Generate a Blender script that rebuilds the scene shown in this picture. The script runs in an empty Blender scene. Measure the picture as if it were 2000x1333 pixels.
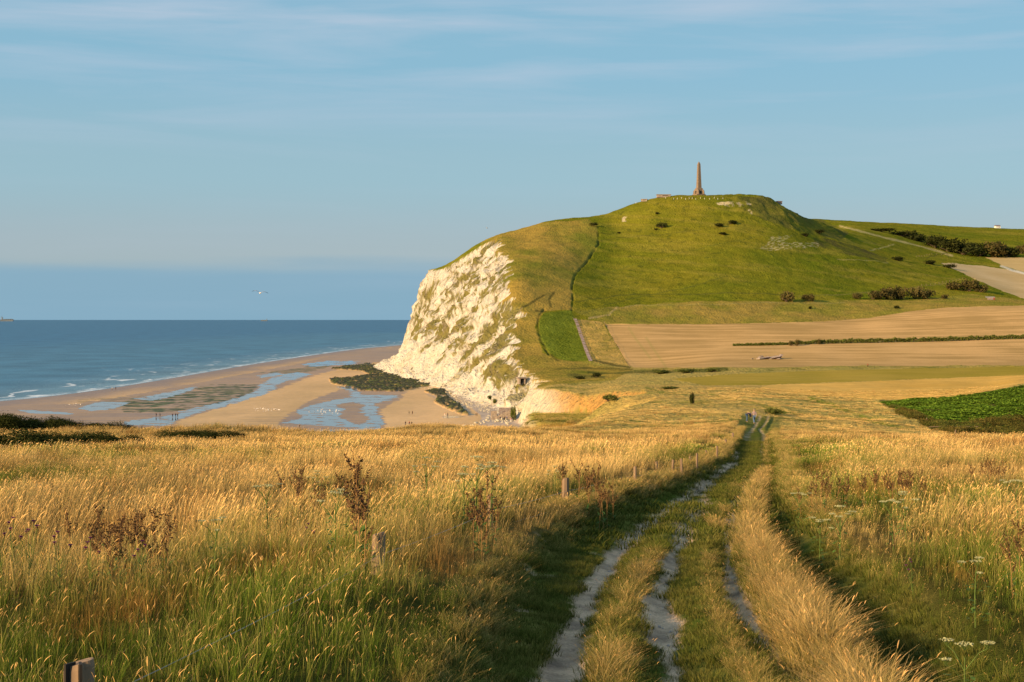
import bpy, bmesh, math, random
import numpy as np
from mathutils import Vector, Matrix

# ------------------------------------------------------------------ camera
scene = bpy.context.scene
F = 2777.8            # focal length in photo pixels (50 mm on 36 mm, 2000 px wide)
HZ = 624.0            # row of the sea horizon in the photo
ZC = 44.0             # eye height above the sea
cam_d = bpy.data.cameras.new("camera")
cam_d.lens = 50.0
cam_d.sensor_width = 36.0
cam_d.shift_y = -(666.5 - HZ) / 2000.0
cam_d.clip_start = 0.1
cam_d.clip_end = 200000.0
cam = bpy.data.objects.new("camera", cam_d)
cam.location = (0, 0, ZC)
cam.rotation_euler = (math.radians(90), 0, 0)
scene.collection.objects.link(cam)
scene.camera = cam

# ------------------------------------------------------------------ light
SUN_EL = 16.0
SUN_AZ = 234.0        # clockwise from +Y
sd = Vector((math.sin(math.radians(SUN_AZ)) * math.cos(math.radians(SUN_EL)),
             math.cos(math.radians(SUN_AZ)) * math.cos(math.radians(SUN_EL)),
             math.sin(math.radians(SUN_EL))))
sun_d = bpy.data.lights.new("sun", 'SUN')
sun_d.energy = 5.0
sun_d.angle = math.radians(0.6)
sun_d.color = (1.0, 0.68, 0.35)
sun = bpy.data.objects.new("sun", sun_d)
sun.rotation_euler = sd.to_track_quat('Z', 'Y').to_euler()
sun.location = sd * 500
scene.collection.objects.link(sun)

world = bpy.data.worlds.new("World")
scene.world = world
world.use_nodes = True
wt = world.node_tree
wt.nodes.clear()
def WN(t, **k):
    n = wt.nodes.new(t)
    for a, b in k.items(): setattr(n, a, b)
    return n
def wl(a, b): wt.links.new(a, b)
w_out = WN('ShaderNodeOutputWorld')
w_bg = WN('ShaderNodeBackground')
w_sky = WN('ShaderNodeTexSky', sky_type='NISHITA')
w_sky.sun_disc = False
w_sky.sun_elevation = math.radians(SUN_EL)
w_sky.sun_rotation = math.radians(SUN_AZ)
w_sky.altitude = 40
w_sky.air_density = 1.0
w_sky.dust_density = 0.6
w_sky.ozone_density = 2.0
w_bg.inputs['Strength'].default_value = 0.06
w_tc = WN('ShaderNodeTexCoord')
w_sep = WN('ShaderNodeSeparateXYZ')
wl(w_tc.outputs['Generated'], w_sep.inputs[0])
# air colour by elevation: corrects the clear sky near the horizon (sea mist bank low down)
w_mr = WN('ShaderNodeMapRange'); w_mr.inputs['From Min'].default_value = 0.0; w_mr.inputs['From Max'].default_value = 0.30
wl(w_sep.outputs['Z'], w_mr.inputs['Value'])
w_ramp = WN('ShaderNodeValToRGB')
# thin streaky cirrus
w_map = WN('ShaderNodeVectorMath', operation='MULTIPLY'); w_map.inputs[1].default_value = (2.2, 2.2, 26.0)
wl(w_tc.outputs['Generated'], w_map.inputs[0])
w_n1 = WN('ShaderNodeTexNoise'); w_n1.inputs['Scale'].default_value = 1.6; w_n1.inputs['Detail'].default_value = 7; w_n1.inputs['Roughness'].default_value = 0.55
w_n1.inputs['Distortion'].default_value = 0.4
wl(w_map.outputs[0], w_n1.inputs['Vector'])
w_c1 = WN('ShaderNodeMapRange'); w_c1.inputs['From Min'].default_value = 0.46; w_c1.inputs['From Max'].default_value = 0.74
wl(w_n1.outputs['Fac'], w_c1.inputs['Value'])
w_hi = WN('ShaderNodeMapRange'); w_hi.inputs['From Min'].default_value = 0.10; w_hi.inputs['From Max'].default_value = 0.21
w_hi.inputs['To Min'].default_value = 0.10; w_hi.inputs['To Max'].default_value = 0.85
wl(w_sep.outputs['Z'], w_hi.inputs['Value'])
w_cm = WN('ShaderNodeMath', operation='MULTIPLY')
wl(w_c1.outputs[0], w_cm.inputs[0]); wl(w_hi.outputs[0], w_cm.inputs[1])
w_cm2 = WN('ShaderNodeMath', operation='MULTIPLY'); w_cm2.inputs[1].default_value = 0.85
wl(w_cm.outputs[0], w_cm2.inputs[0])
# horizon mist bank with a soft uneven top
w_map2 = WN('ShaderNodeVectorMath', operation='MULTIPLY'); w_map2.inputs[1].default_value = (3.0, 3.0, 34.0)
wl(w_tc.outputs['Generated'], w_map2.inputs[0])
w_n2 = WN('ShaderNodeTexNoise'); w_n2.inputs['Scale'].default_value = 1.3; w_n2.inputs['Detail'].default_value = 5
wl(w_map2.outputs[0], w_n2.inputs['Vector'])
w_off = WN('ShaderNodeMath', operation='MULTIPLY_ADD'); w_off.inputs[1].default_value = 0.020; w_off.inputs[2].default_value = -0.010
wl(w_n2.outputs['Fac'], w_off.inputs[0])
w_zz = WN('ShaderNodeMath', operation='ADD')
wl(w_sep.outputs['Z'], w_zz.inputs[0]); wl(w_off.outputs[0], w_zz.inputs[1])
w_band = WN('ShaderNodeMapRange', interpolation_type='SMOOTHSTEP')
w_band.inputs['From Min'].default_value = 0.031; w_band.inputs['From Max'].default_value = 0.0435
w_band.inputs['To Min'].default_value = 1.0; w_band.inputs['To Max'].default_value = 0.0
wl(w_zz.outputs[0], w_band.inputs['Value'])
w_side = WN('ShaderNodeMapRange', interpolation_type='SMOOTHSTEP')   # the bank thins out towards the land
w_side.inputs['From Min'].default_value = -0.02; w_side.inputs['From Max'].default_value = 0.12
w_side.inputs['To Min'].default_value = 0.8; w_side.inputs['To Max'].default_value = 0.2
wl(w_sep.outputs['X'], w_side.inputs['Value'])
w_bm = WN('ShaderNodeMath', operation='MULTIPLY'); wl(w_band.outputs[0], w_bm.inputs[0]); wl(w_side.outputs[0], w_bm.inputs[1])
# combine: sky -> tint by elevation -> bank -> cirrus
SK = 1.0/(0.06*2**0.75)   # colours below are as seen at this strength and exposure
def c10(c, k=1.0): return (c[0]*SK*k, c[1]*SK*k, c[2]*SK*k, 1)
wl(w_mr.outputs[0], w_ramp.inputs[0])
cr = w_ramp.color_ramp
cr.interpolation = 'EASE'
SKY_STOPS = [(0.0, (0.30, 0.47, 0.58)), (0.16, (0.375, 0.485, 0.56)), (0.34, (0.335, 0.535, 0.635)), (0.60, (0.275, 0.53, 0.69)), (1.0, (0.335, 0.535, 0.725))]
while len(cr.elements) < len(SKY_STOPS): cr.elements.new(0.5)
for e, (p, c) in zip(cr.elements, SKY_STOPS):
    e.position = p; e.color = (c[0], c[1], c[2], 1)
w_rs = WN('ShaderNodeVectorMath', operation='SCALE'); w_rs.inputs['Scale'].default_value = SK
wl(w_ramp.outputs[0], w_rs.inputs[0])
w_mx0 = WN('ShaderNodeMix', data_type='RGBA'); w_mx0.inputs['Factor'].default_value = 0.8
wl(w_sky.outputs[0], w_mx0.inputs['A']); wl(w_rs.outputs[0], w_mx0.inputs['B'])
w_mx1 = WN('ShaderNodeMix', data_type='RGBA'); w_mx1.inputs['B'].default_value = c10((0.225, 0.41, 0.55))
wl(w_bm.outputs[0], w_mx1.inputs['Factor']); wl(w_mx0.outputs['Result'], w_mx1.inputs['A'])
w_mx2 = WN('ShaderNodeMix', data_type='RGBA'); w_mx2.inputs['B'].default_value = c10((0.52, 0.60, 0.72))
wl(w_cm2.outputs[0], w_mx2.inputs['Factor']); wl(w_mx1.outputs['Result'], w_mx2.inputs['A'])
wl(w_mx2.outputs['Result'], w_bg.inputs['Color'])
wl(w_bg.outputs[0], w_out.inputs['Surface'])

scene.view_settings.view_transform = 'Standard'
scene.view_settings.look = 'None'
scene.view_settings.exposure = 0.75
scene.view_settings.gamma = 1.0
scene.cycles.max_bounces = 6
scene.cycles.diffuse_bounces = 2
scene.cycles.transparent_max_bounces = 8

# ------------------------------------------------------------------ helpers
rng = np.random.default_rng(7)
random.seed(7)
COL = scene.collection

def tag(o, label=None, cat=None, group=None, kind=None):
    if label: o['label'] = label
    if cat: o['category'] = cat
    if group: o['group'] = group
    if kind: o['kind'] = kind
    return o
def empty(name, loc, rz=0.0, scale=1.0):
    o = bpy.data.objects.new(name, None); COL.objects.link(o)
    o.location = loc; o.rotation_euler = (0, 0, rz); o.scale = (scale,)*3
    o.empty_display_size = 0.2
    return o
def kids(o): return list(o.children)
def copy_tree(o, parent=None):
    c = o.copy(); COL.objects.link(c); c.parent = parent
    for k in kids(o): copy_tree(k, c)
    return c
def link(name, me, mat=None, parent=None, loc=None):
    o = bpy.data.objects.new(name, me); COL.objects.link(o)
    if mat is not None and not me.materials: me.materials.append(mat)
    if parent is not None: o.parent = parent
    if loc is not None: o.location = loc
    return o
def np_mesh(name, V, Fq, smooth=False):
    """V (n,3); Fq (m,k) equal-sized faces"""
    me = bpy.data.meshes.new(name)
    V = np.ascontiguousarray(V, dtype=np.float32); Fq = np.ascontiguousarray(Fq, dtype=np.int32)
    m, k = Fq.shape
    me.vertices.add(len(V)); me.vertices.foreach_set('co', V.ravel())
    me.loops.add(m*k); me.loops.foreach_set('vertex_index', Fq.ravel())
    me.polygons.add(m)
    me.polygons.foreach_set('loop_start', np.arange(0, m*k, k, dtype=np.int32))
    me.update(calc_edges=True)
    if smooth:
        me.polygons.foreach_set('use_smooth', np.ones(m, dtype=bool))
    return me
def add_col(me, name, C):
    a = me.color_attributes.new(name, 'FLOAT_COLOR', 'POINT')
    d = np.ones((len(me.vertices), 4), np.float32); d[:, :C.shape[1]] = C
    a.data.foreach_set('color', d.ravel())
def add_f(me, name, v):
    a = me.attributes.new(name, 'FLOAT', 'POINT'); a.data.foreach_set('value', np.ascontiguousarray(v, np.float32))

# --- numpy gradient noise
_P = np.random.default_rng(11).permutation(1024).astype(np.int64)
_G3 = np.random.default_rng(12).normal(size=(1024, 3)); _G3 /= np.linalg.norm(_G3, axis=1)[:, None]
def noise3(x, y, z):
    xi = np.floor(x).astype(np.int64); yi = np.floor(y).astype(np.int64); zi = np.floor(z).astype(np.int64)
    xf = x-xi; yf = y-yi; zf = z-zi
    u = xf*xf*xf*(xf*(xf*6-15)+10); v = yf*yf*yf*(yf*(yf*6-15)+10); w = zf*zf*zf*(zf*(zf*6-15)+10)
    def g(dx, dy, dz):
        h = _P[(_P[(_P[(xi+dx) & 1023] + yi+dy) & 1023] + zi+dz) & 1023]
        gr = _G3[h]
        return gr[..., 0]*(xf-dx)+gr[..., 1]*(yf-dy)+gr[..., 2]*(zf-dz)
    x00 = g(0,0,0)*(1-u)+g(1,0,0)*u; x10 = g(0,1,0)*(1-u)+g(1,1,0)*u
    x01 = g(0,0,1)*(1-u)+g(1,0,1)*u; x11 = g(0,1,1)*(1-u)+g(1,1,1)*u
    return ((x00*(1-v)+x10*v)*(1-w)+(x01*(1-v)+x11*v)*w)*1.6
_A2 = np.random.default_rng(13).uniform(0, 2*np.pi, 1024); _G2 = np.stack([np.cos(_A2), np.sin(_A2)], 1)
def noise2(x, y):
    xi = np.floor(x).astype(np.int64); yi = np.floor(y).astype(np.int64)
    xf = x-xi; yf = y-yi
    u = xf*xf*xf*(xf*(xf*6-15)+10); v = yf*yf*yf*(yf*(yf*6-15)+10)
    def g(dx, dy):
        gr = _G2[_P[(_P[(xi+dx) & 1023] + yi+dy) & 1023]]
        return gr[..., 0]*(xf-dx)+gr[..., 1]*(yf-dy)
    return ((g(0,0)*(1-u)+g(1,0)*u)*(1-v)+(g(0,1)*(1-u)+g(1,1)*u)*v)*1.5
def fbm2(x, y, o=4, r=0.5):
    s = 0; a = 1.0; t = 0
    for i in range(o):
        s = s + a*noise2(x+17.3*i, y-9.1*i); t += a; a *= r; x = x*2.03; y = y*2.03
    return s/t
def fbm3(x, y, z, o=4, r=0.5):
    s = 0; a = 1.0; t = 0
    for i in range(o):
        s = s + a*noise3(x+17.3*i, y-9.1*i, z+5.7*i); t += a; a *= r; x = x*2.03; y = y*2.03; z = z*2.03
    return s/t
def sst(a, b, x):
    t = np.clip((x-a)/(b-a), 0, 1); return t*t*(3-2*t)
def seg_dist(X, Y, P, closed=False):
    """distance, side sign (left of travel = +), arclength of nearest point"""
    P = np.asarray(P, float)
    best = np.full(X.shape, 1e18); sgn = np.zeros(X.shape); arc = np.zeros(X.shape); L = 0
    n = len(P) if closed else len(P)-1
    for i in range(n):
        a = P[i]; b = P[(i+1) % len(P)]; d = b-a; l2 = d@d
        t = np.clip(((X-a[0])*d[0]+(Y-a[1])*d[1])/l2, 0, 1)
        dx = X-(a[0]+t*d[0]); dy = Y-(a[1]+t*d[1]); q = dx*dx+dy*dy
        m = q < best
        cr_ = d[0]*(Y-a[1])-d[1]*(X-a[0])
        best = np.where(m, q, best); sgn = np.where(m, np.sign(cr_), sgn)
        arc = np.where(m, L+t*math.sqrt(l2), arc)
        L += math.sqrt(l2)
    return np.sqrt(best), sgn, arc
def smooth_poly(P, n=6):
    """Catmull-Rom resample"""
    P = np.asarray(P, float); Q = np.vstack([2*P[0]-P[1], P, 2*P[-1]-P[-2]]); out = []
    for i in range(1, len(Q)-2):
        for t in np.linspace(0, 1, n, endpoint=False):
            a, b, c, d = Q[i-1], Q[i], Q[i+1], Q[i+2]
            out.append(0.5*((2*b)+(-a+c)*t+(2*a-5*b+4*c-d)*t*t+(-a+3*b-3*c+d)*t**3))
    out.append(P[-1]); return np.array(out)
def in_poly(x, y, P):
    P = np.asarray(P, float); r = np.zeros(x.shape, bool); n = len(P); j = n-1
    for i in range(n):
        xi, yi = P[i]; xj, yj = P[j]
        if yi != yj:
            c = ((yi > y) != (yj > y)) & (x < (xj-xi)*(y-yi)/(yj-yi)+xi)
            r ^= c
        j = i
    return r
def pchip(xk, yk, x):
    xk = np.asarray(xk, float); yk = np.asarray(yk, float); h = np.diff(xk); d = np.diff(yk)/h
    m = np.zeros(len(xk)); m[0] = d[0]; m[-1] = d[-1]
    for i in range(1, len(xk)-1):
        if d[i-1]*d[i] > 0:
            w1 = 2*h[i]+h[i-1]; w2 = h[i]+2*h[i-1]; m[i] = (w1+w2)/(w1/d[i-1]+w2/d[i])
    x = np.clip(x, xk[0], xk[-1])
    k = np.clip(np.searchsorted(xk, x)-1, 0, len(xk)-2); t = (x-xk[k])/h[k]
    return (yk[k]*(1+2*t)*(1-t)**2+h[k]*m[k]*t*(1-t)**2+yk[k+1]*t*t*(3-2*t)+h[k]*m[k+1]*t*t*(t-1))
# ------------------------------------------------------------------ the lie of the land
def zpy(Y, py): return ZC-(py-HZ)/F*Y
def near_z(X, Y):                       # the slope the track runs down
    return ZC-1.9-0.062*Y
# profiles of the grassland by bearing: (distance, photo row) or (distance, 'z', height)
PROF = {
 -900: [(110,835),(200,850),(330,855),(450,'z',6),(700,'z',3),(1500,'z',3),(3500,'z',3)],
 700:  [(110,845),(200,900),(400,'z',5),(600,'z',8),(900,645),(1000,592),(1100,562),(1250,540),(1350,535),(1450,'z',80),(2000,'z',60),(3500,'z',40)],
 850:  [(112,842),(200,880),(400,'z',6),(600,'z',14),(800,680),(900,625),(1000,575),(1100,545),(1200,532),(1290,527),(1400,'z',86),(2000,'z',60),(3500,'z',40)],
 885:  [(113,841),(200,875),(400,'z',7),(600,'z',15),(800,672),(870,630),(950,580),(1050,535),(1150,517),(1270,511),(1400,'z',90),(2000,'z',60),(3500,'z',40)],
 905:  [(113,841),(200,875),(400,'z',7),(600,'z',15),(800,670),(870,622),(950,572),(1050,522),(1150,503),(1250,498),(1400,'z',90),(2000,'z',60),(3500,'z',40)],
 930:  [(114,840),(200,870),(400,'z',8),(600,'z',16),(800,668),(870,618),(950,562),(1050,508),(1140,484),(1240,479),(1400,'z',96),(2000,'z',60),(3500,'z',40)],
 965:  [(115,839),(200,862),(380,'z',9),(600,'z',17),(800,662),(870,610),(950,550),(1050,492),(1130,466),(1210,462),(1350,'z',100),(2000,'z',70),(3500,'z',50)],
 992:  [(116,841),(200,862),(350,'z',10),(560,'z',15),(620,740),(750,684),(850,606),(950,532),(1050,487),(1130,459),(1200,455),(1350,'z',100),(2000,'z',70),(3500,'z',50)],
 1010: [(116,842),(200,856),(320,'z',12),(500,'z',14),(600,746),(700,715),(800,655),(850,603),(900,555),(1000,506),(1100,473),(1200,451),(1350,'z',100),(2000,'z',70),(3500,'z',50)],
 1050: [(120,841),(200,850),(320,848),(400,840),(500,775),(600,742),(660,726),(720,705),(800,652),(850,607),(920,553),(1000,505),(1100,468),(1210,437),(1350,'z',100),(2000,'z',70),(3500,'z',50)],
 1100: [(125,840),(200,842),(320,843),(400,825),(440,792),(550,752),(620,733),(680,718),(740,694),(810,650),(850,616),(900,577),(960,541),(1050,492),(1120,462),(1215,428),(1350,'z',105),(2000,'z',80),(3500,'z',50)],
 1150: [(175,832),(250,824),(320,815),(400,803),(470,781),(550,751),(640,729),(680,718),(750,688),(820,645),(870,608),(940,564),(1020,524),(1110,468),(1220,426),(1350,'z',110),(2000,'z',80),(3500,'z',50)],
 1200: [(175,825),(250,806),(350,783),(450,766),(550,747),(640,726),(680,717),(760,678),(825,641),(880,608),(960,567),(1040,522),(1110,474),(1160,447),(1220,413),(1350,'z',115),(2000,'z',80),(3500,'z',50)],
 1260: [(175,824),(250,800),(350,779),(450,763),(550,743),(640,723),(680,716),(760,677),(835,635),(900,602),(1000,545),(1100,476),(1160,432),(1225,391),(1350,'z',120),(2000,'z',90),(3500,'z',50)],
 1310: [(175,823),(250,797),(350,777),(450,761),(530,744),(620,722),(670,715),(760,676),(838,634),(900,600),(1000,542),(1100,472),(1160,426),(1225,383),(1350,'z',125),(2000,'z',90),(3500,'z',50)],
 1400: [(175,822),(250,795),(350,775),(450,760),(520,747),(600,722),(650,713),(760,674),(840,632),(900,597),(1000,538),(1100,465),(1160,420),(1225,381),(1350,'z',130),(2000,'z',100),(3500,'z',60)],
 1450: [(175,822),(250,794),(350,774),(450,759),(520,747),(600,722),(650,713),(760,672),(840,631),(900,598),(1000,540),(1100,468),(1170,415),(1235,380),(1350,'z',125),(2000,'z',100),(3500,'z',60)],
 1492: [(175,824),(250,797),(350,776),(450,760),(520,747),(600,722),(650,713),(760,671),(842,630),(900,600),(1000,543),(1100,474),(1180,415),(1240,382),(1350,'z',120),(2000,'z',100),(3500,'z',60)],
 1540: [(175,828),(250,801),(350,779),(450,763),(530,745),(600,722),(650,713),(760,670),(845,629),(910,598),(1000,550),(1070,508),(1150,450),(1240,411),(1350,'z',118),(1900,428),(2300,'z',130),(3500,'z',60)],
 1600: [(175,835),(250,808),(350,783),(450,766),(550,740),(600,723),(650,713),(760,669),(850,627),(950,580),(1040,534),(1080,510),(1180,466),(1280,432),(1400,'z',128),(1650,'z',140),(1900,430.5),(3500,'z',60)],
 1660: [(175,840),(250,812),(350,784),(450,767),(550,738),(620,717),(660,710),(760,668),(860,624),(950,586),(1050,545),(1110,507),(1180,485),(1300,462),(1450,449),(1700,439),(1900,434.5),(2500,'z',120),(3500,'z',60)],
 1730: [(175,846),(250,813),(320,790),(400,778),(500,752),(600,722),(650,712),(760,667),(870,615),(960,586),(1060,550),(1130,520),(1190,505),(1280,490),(1450,462),(1700,447),(1950,438.5),(2500,'z',120),(3500,'z',60)],
 1800: [(175,851),(250,814),(320,783),(400,774),(500,753),(600,722),(650,712),(760,666),(880,607),(980,581),(1080,552),(1150,533),(1230,515),(1330,503),(1500,478),(1750,452),(2000,441),(2500,'z',120),(3500,'z',60)],
 1850: [(175,855),(250,812),(320,777),(400,769),(500,751),(600,722),(650,712),(760,665),(880,603),(990,581),(1090,553),(1170,536),(1250,521),(1350,508),(1550,482),(1780,456),(2000,444),(2500,'z',120),(3500,'z',60)],
 1930: [(175,861),(240,820),(320,768),(400,760),(500,748),(600,721),(650,711),(760,662),(880,600),(1000,581),(1100,560),(1200,543),(1290,527),(1380,513),(1560,486),(1800,459),(2000,447),(2500,'z',120),(3500,'z',60)],
 2000: [(175,868),(240,826),(330,757),(400,748),(500,738),(600,720),(650,711),(760,660),(880,598),(1000,586),(1100,571),(1200,549),(1300,530),(1400,512),(1580,485),(1800,461),(2000,450),(2500,'z',120),(3500,'z',60)],
 2900: [(175,900),(240,850),(330,760),(400,740),(500,730),(650,705),(760,650),(880,590),(1100,560),(1300,520),(1600,480),(2000,455),(2500,'z',120),(3500,'z',60)],
}
TY = np.exp(np.linspace(math.log(2.0), math.log(3500.0), 1400))
PXK = sorted(PROF); TAB = []
for p in PXK:
    ks = [(2.0, near_z(0, 2.0)), (6, near_z(0, 6.0)), (15, near_z(0, 15.0)), (40, near_z(0, 40.0)), (80, near_z(0, 80.0))]
    for k in PROF[p]:
        ks.append((k[0], k[2]) if k[1] == 'z' else (k[0], zpy(k[0], k[1])))
    yk = [k[0] for k in ks]; zk = [k[1] for k in ks]
    TAB.append(pchip(np.log(yk), zk, np.log(TY)))
TAB = np.array(TAB)
TPX = np.arange(-900, 2901, 10.0)
TAB2 = np.zeros((len(TPX), len(TY)))
_g = []
for j in range(len(TY)): _g.append(pchip(PXK, TAB[:, j], TPX))
TAB2 = np.array(_g).T
_k = np.array([1, 2, 3, 2, 1.])/9
for i in range(2): # soften the joins between bearings
    pad = np.pad(TAB2, ((2, 2), (0, 0)), mode='edge')
    TAB2 = sum(_k[q]*pad[q:q+len(TPX)] for q in range(5))
LTY = np.log(TY)
def H0(X, Y):
    Yc = np.maximum(Y, 2.0)
    px = np.clip(1000+F*X/np.maximum(Yc, 6.0), -900, 2900)
    a = (px-TPX[0])/10.0; i = np.clip(a.astype(int), 0, len(TPX)-2); a = a-i
    b = (np.log(np.clip(Yc, 2.0, 3500))-LTY[0])/(LTY[1]-LTY[0]); j = np.clip(b.astype(int), 0, len(TY)-2); b = b-j
    z = (TAB2[i, j]*(1-a)+TAB2[i+1, j]*a)*(1-b)+(TAB2[i, j+1]*(1-a)+TAB2[i+1, j+1]*a)*b
    z = np.where(Y < 2.0, ZC-1.9-0.062*Y, z)
    z = z+(1.0*fbm2(X/16+3, Y/15, 3)-.12)*sst(72, 100, Y)*sst(600, 420, Y)*(1-.75*sst(4, 1, np.abs(X-(.155*Y+1.5))/2.5))
    return z

# foot of the bluffs and cliffs (water side on the left of travel), world metres
COAST = smooth_poly([(-520,-400),(-300,-150),(-175,-20),(-130,60),(-95,130),(-50,205),(-18,280),(-4,340),(3,378),(14,398),(28,415),(34,445),
                     (28,478),(14,512),(4,548),(-2,590),(-6,640),(-16,707),(-29,790),(-43,869),(-60,950),(-78,1026),(-100,1130),(-118,1220),(-126,1294),
                     (-122,1360),(-96,1430),(-30,1520),(60,1660),(180,2000),(330,2600),(600,3600)], 5)
# edge of the sea at low tide
def sea_pt(px, py, z=0.0):
    Y = F*(ZC-z)/(py-HZ); return ((px-1000)/F*Y, Y)
SHORE = smooth_poly([(-900,-300),(-620,200)]+[sea_pt(*p) for p in [(-260,806),(0,784),(100,774),(200,761),(300,745),(400,728),(500,711),(600,696),(700,682),(785,674)]]+[(-150,3000),(-40,4200)], 5)

def beach_z(X, Y):
    d, s, a = seg_dist(X, Y, SHORE)
    d = d*(-s)                                 # + on land
    z = np.where(d > 0, 0.15*(1-np.exp(-d/4))+1.9*(1-np.exp(-d/260.0)), d*0.02)
    z = z+2.2*sst(-45, 0, X)*sst(480, 560, Y)*sst(760, 650, Y)         # shingle bank by the slipway
    ter = sst(2, 9, X+4*noise2(Y/9.0, X/9.0))
    z = z+ter*(7.5*sst(360, 385, Y)*sst(610, 500, Y)+3.6*sst(430, 438, Y+3*noise2(X/7.0, Y/30.0))*sst(520, 460, Y))   # grassy terrace in the gully
    return z, d

def land(X, Y, detail=True):
    """height, and how far the point is up the cliff (0 beach .. 1 grass)"""
    h = H0(X, Y)
    bz, dsea = beach_z(X, Y)
    d, s, arc = seg_dist(X, Y, COAST)
    inl = d*(-s)                               # + inland
    n1 = fbm2(arc/38.0, inl/160.0, 3); n2 = fbm2(arc/11.0+40, inl/60.0, 3)
    rid = 1-np.abs(noise2(arc/17.0+9, inl/90.0))*2
    big = sst(520, 640, Y)                     # rounded bluffs near by, chalk wall farther off
    si = inl + big*(1-0.55*sst(1120,1240,Y))*(n1*11+n2*4.5+rid*3.0-2.0) + (1-big)*(n1*3+n2*1.5)
    steep = np.where(Y > 560, 1.22+0.55*sst(1080, 1300, Y), 0.8)
    head = sst(1120, 1240, Y)
    ss = np.maximum(si, 0)
    # talus, then wall with a ledge
    up = np.where(ss < 9, ss*0.62, 5.6+(ss-9)*steep*1.12)
    uph = np.where(ss < 27, ss*0.42, 11.3+(ss-27)*3.0)
    up = up*(1-head)+uph*head
    up = up+big*2.2*np.sin(up/9.0+n1*5)*sst(8, 25, up)
    clay = sst(385, 440, Y)*(1-big)
    up = np.where(clay > 0.5, ss*1.6, up)
    up = np.where(Y < 380, ss*0.62, up)
    wall = bz+up
    hh = h
    z = np.where(inl > -30, np.minimum(hh, wall), bz)
    z = np.where((inl > 0) & (wall >= hh), hh, z)
    # rounding at the brow
    return z, bz, h, inl, si, arc, dsea
def proj(X, Y, Z): return 1000+F*X/Y, HZ-F*(Z-ZC)/Y

def ground_at0(px, py, y0=3.0, y1=2600.0, kind='land'):
    Ys = np.exp(np.linspace(math.log(y0), math.log(y1), 3000)); Xs = (px-1000)/F*Ys
    Zs = land(Xs, Ys)[0]; r = HZ-F*(Zs-ZC)/Ys
    k = np.argmax(r <= py)
    if r[k] > py: k = len(Ys)-1
    if k > 0 and r[k-1] != r[k]:
        t = (r[k-1]-py)/(r[k-1]-r[k]); t = min(max(t, 0), 1)
        return np.array([Xs[k-1]*(1-t)+Xs[k]*t, Ys[k-1]*(1-t)+Ys[k]*t, Zs[k-1]*(1-t)+Zs[k]*t])
    return np.array([Xs[k], Ys[k], Zs[k]])
C = lambda *a: np.array(a, float)
def mixc(A, B, t): return A*(1-t[..., None])+B*t[..., None]
# ------------------------------------------------------------------ the meadow slope and the farm track
def px_to_near(P, drop=0.22):
    out = []
    for px, py in P:
        # ZC-1.9-drop-.062Y = ZC-(py-HZ)/F*Y
        Y = (1.9+drop)/((py-HZ)/F-0.062) if (py-HZ)/F > 0.0725 else None
        if Y is None: Y = 215.0
        Y = min(Y, 215.0)
        out.append(((px-1000)/F*Y, Y))
    out = np.array(out)
    out = out[np.argsort(out[:, 1])]
    d = out[0]-out[1]; d = d/np.linalg.norm(d)
    return smooth_poly(np.vstack([out[0]+d*9, out]), 4)
RUT_L = px_to_near([(1090,1333),(1110,1250),(1140,1170),(1185,1100),(1228,1050),(1278,1005),(1340,965),(1400,930),(1430,908),(1438,890),(1450,865),(1462,845),(1474,830)])
RUT_M = px_to_near([(1330,1333),(1300,1250),(1288,1180),(1303,1120),(1325,1065),(1348,1010),(1372,975),(1385,940)])
RUT_R = px_to_near([(1581,1333),(1552,1303),(1509,1256),(1472,1212),(1443,1165),(1424,1111),(1424,1067),(1429,1013),(1440,973),(1458,945),(1483,918),(1492,893),(1488,868),(1494,845),(1480,832)])
FUR_D = px_to_near([(1798,1333),(1762,1285),(1690,1212),(1617,1140),(1563,1075),(1524,1024),(1502,970),(1500,930),(1507,900),(1500,868),(1496,845)])
EDGE_L = px_to_near([(890,1333),(925,1230),(985,1130),(1065,1060),(1160,1000),(1262,965),(1350,932),(1408,900),(1434,872),(1450,840)], .1)
EDGE_R = px_to_near([(1960,1333),(1880,1250),(1770,1160),(1680,1090),(1600,1030),(1540,970),(1520,930),(1523,900),(1510,868),(1504,845)], .1)
TUS_1 = px_to_near([(1190,1333),(1198,1250),(1228,1160),(1272,1085),(1315,1025),(1338,990)], .15)
TUS_2 = px_to_near([(1480,1333),(1430,1260),(1400,1180),(1385,1110),(1395,1040),(1415,985),(1440,945)], .15)
TUS_3 = px_to_near([(1662,1333),(1600,1250),(1532,1160),(1487,1090),(1463,1030),(1470,985),(1480,945),(1497,915)], .1)
def _ext(P, a, b):       # carry the line on over the dip
    P = P[P[:, 1] < 160]
    return np.vstack([P, [((a-1000)/F*172.0, 172.0), ((b-1000)/F*215.0, 215.0)]])
RUT_L = _ext(RUT_L, 1477, 1486); RUT_R = _ext(RUT_R, 1494, 1502); EDGE_L = _ext(EDGE_L, 1460, 1462); EDGE_R = _ext(EDGE_R, 1512, 1522)
FUR_D = _ext(FUR_D, 1503, 1512); TUS_3 = _ext(TUS_3, 1499, 1507)
def xat(P, Y): return np.interp(Y, P[:, 1], P[:, 0])
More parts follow.
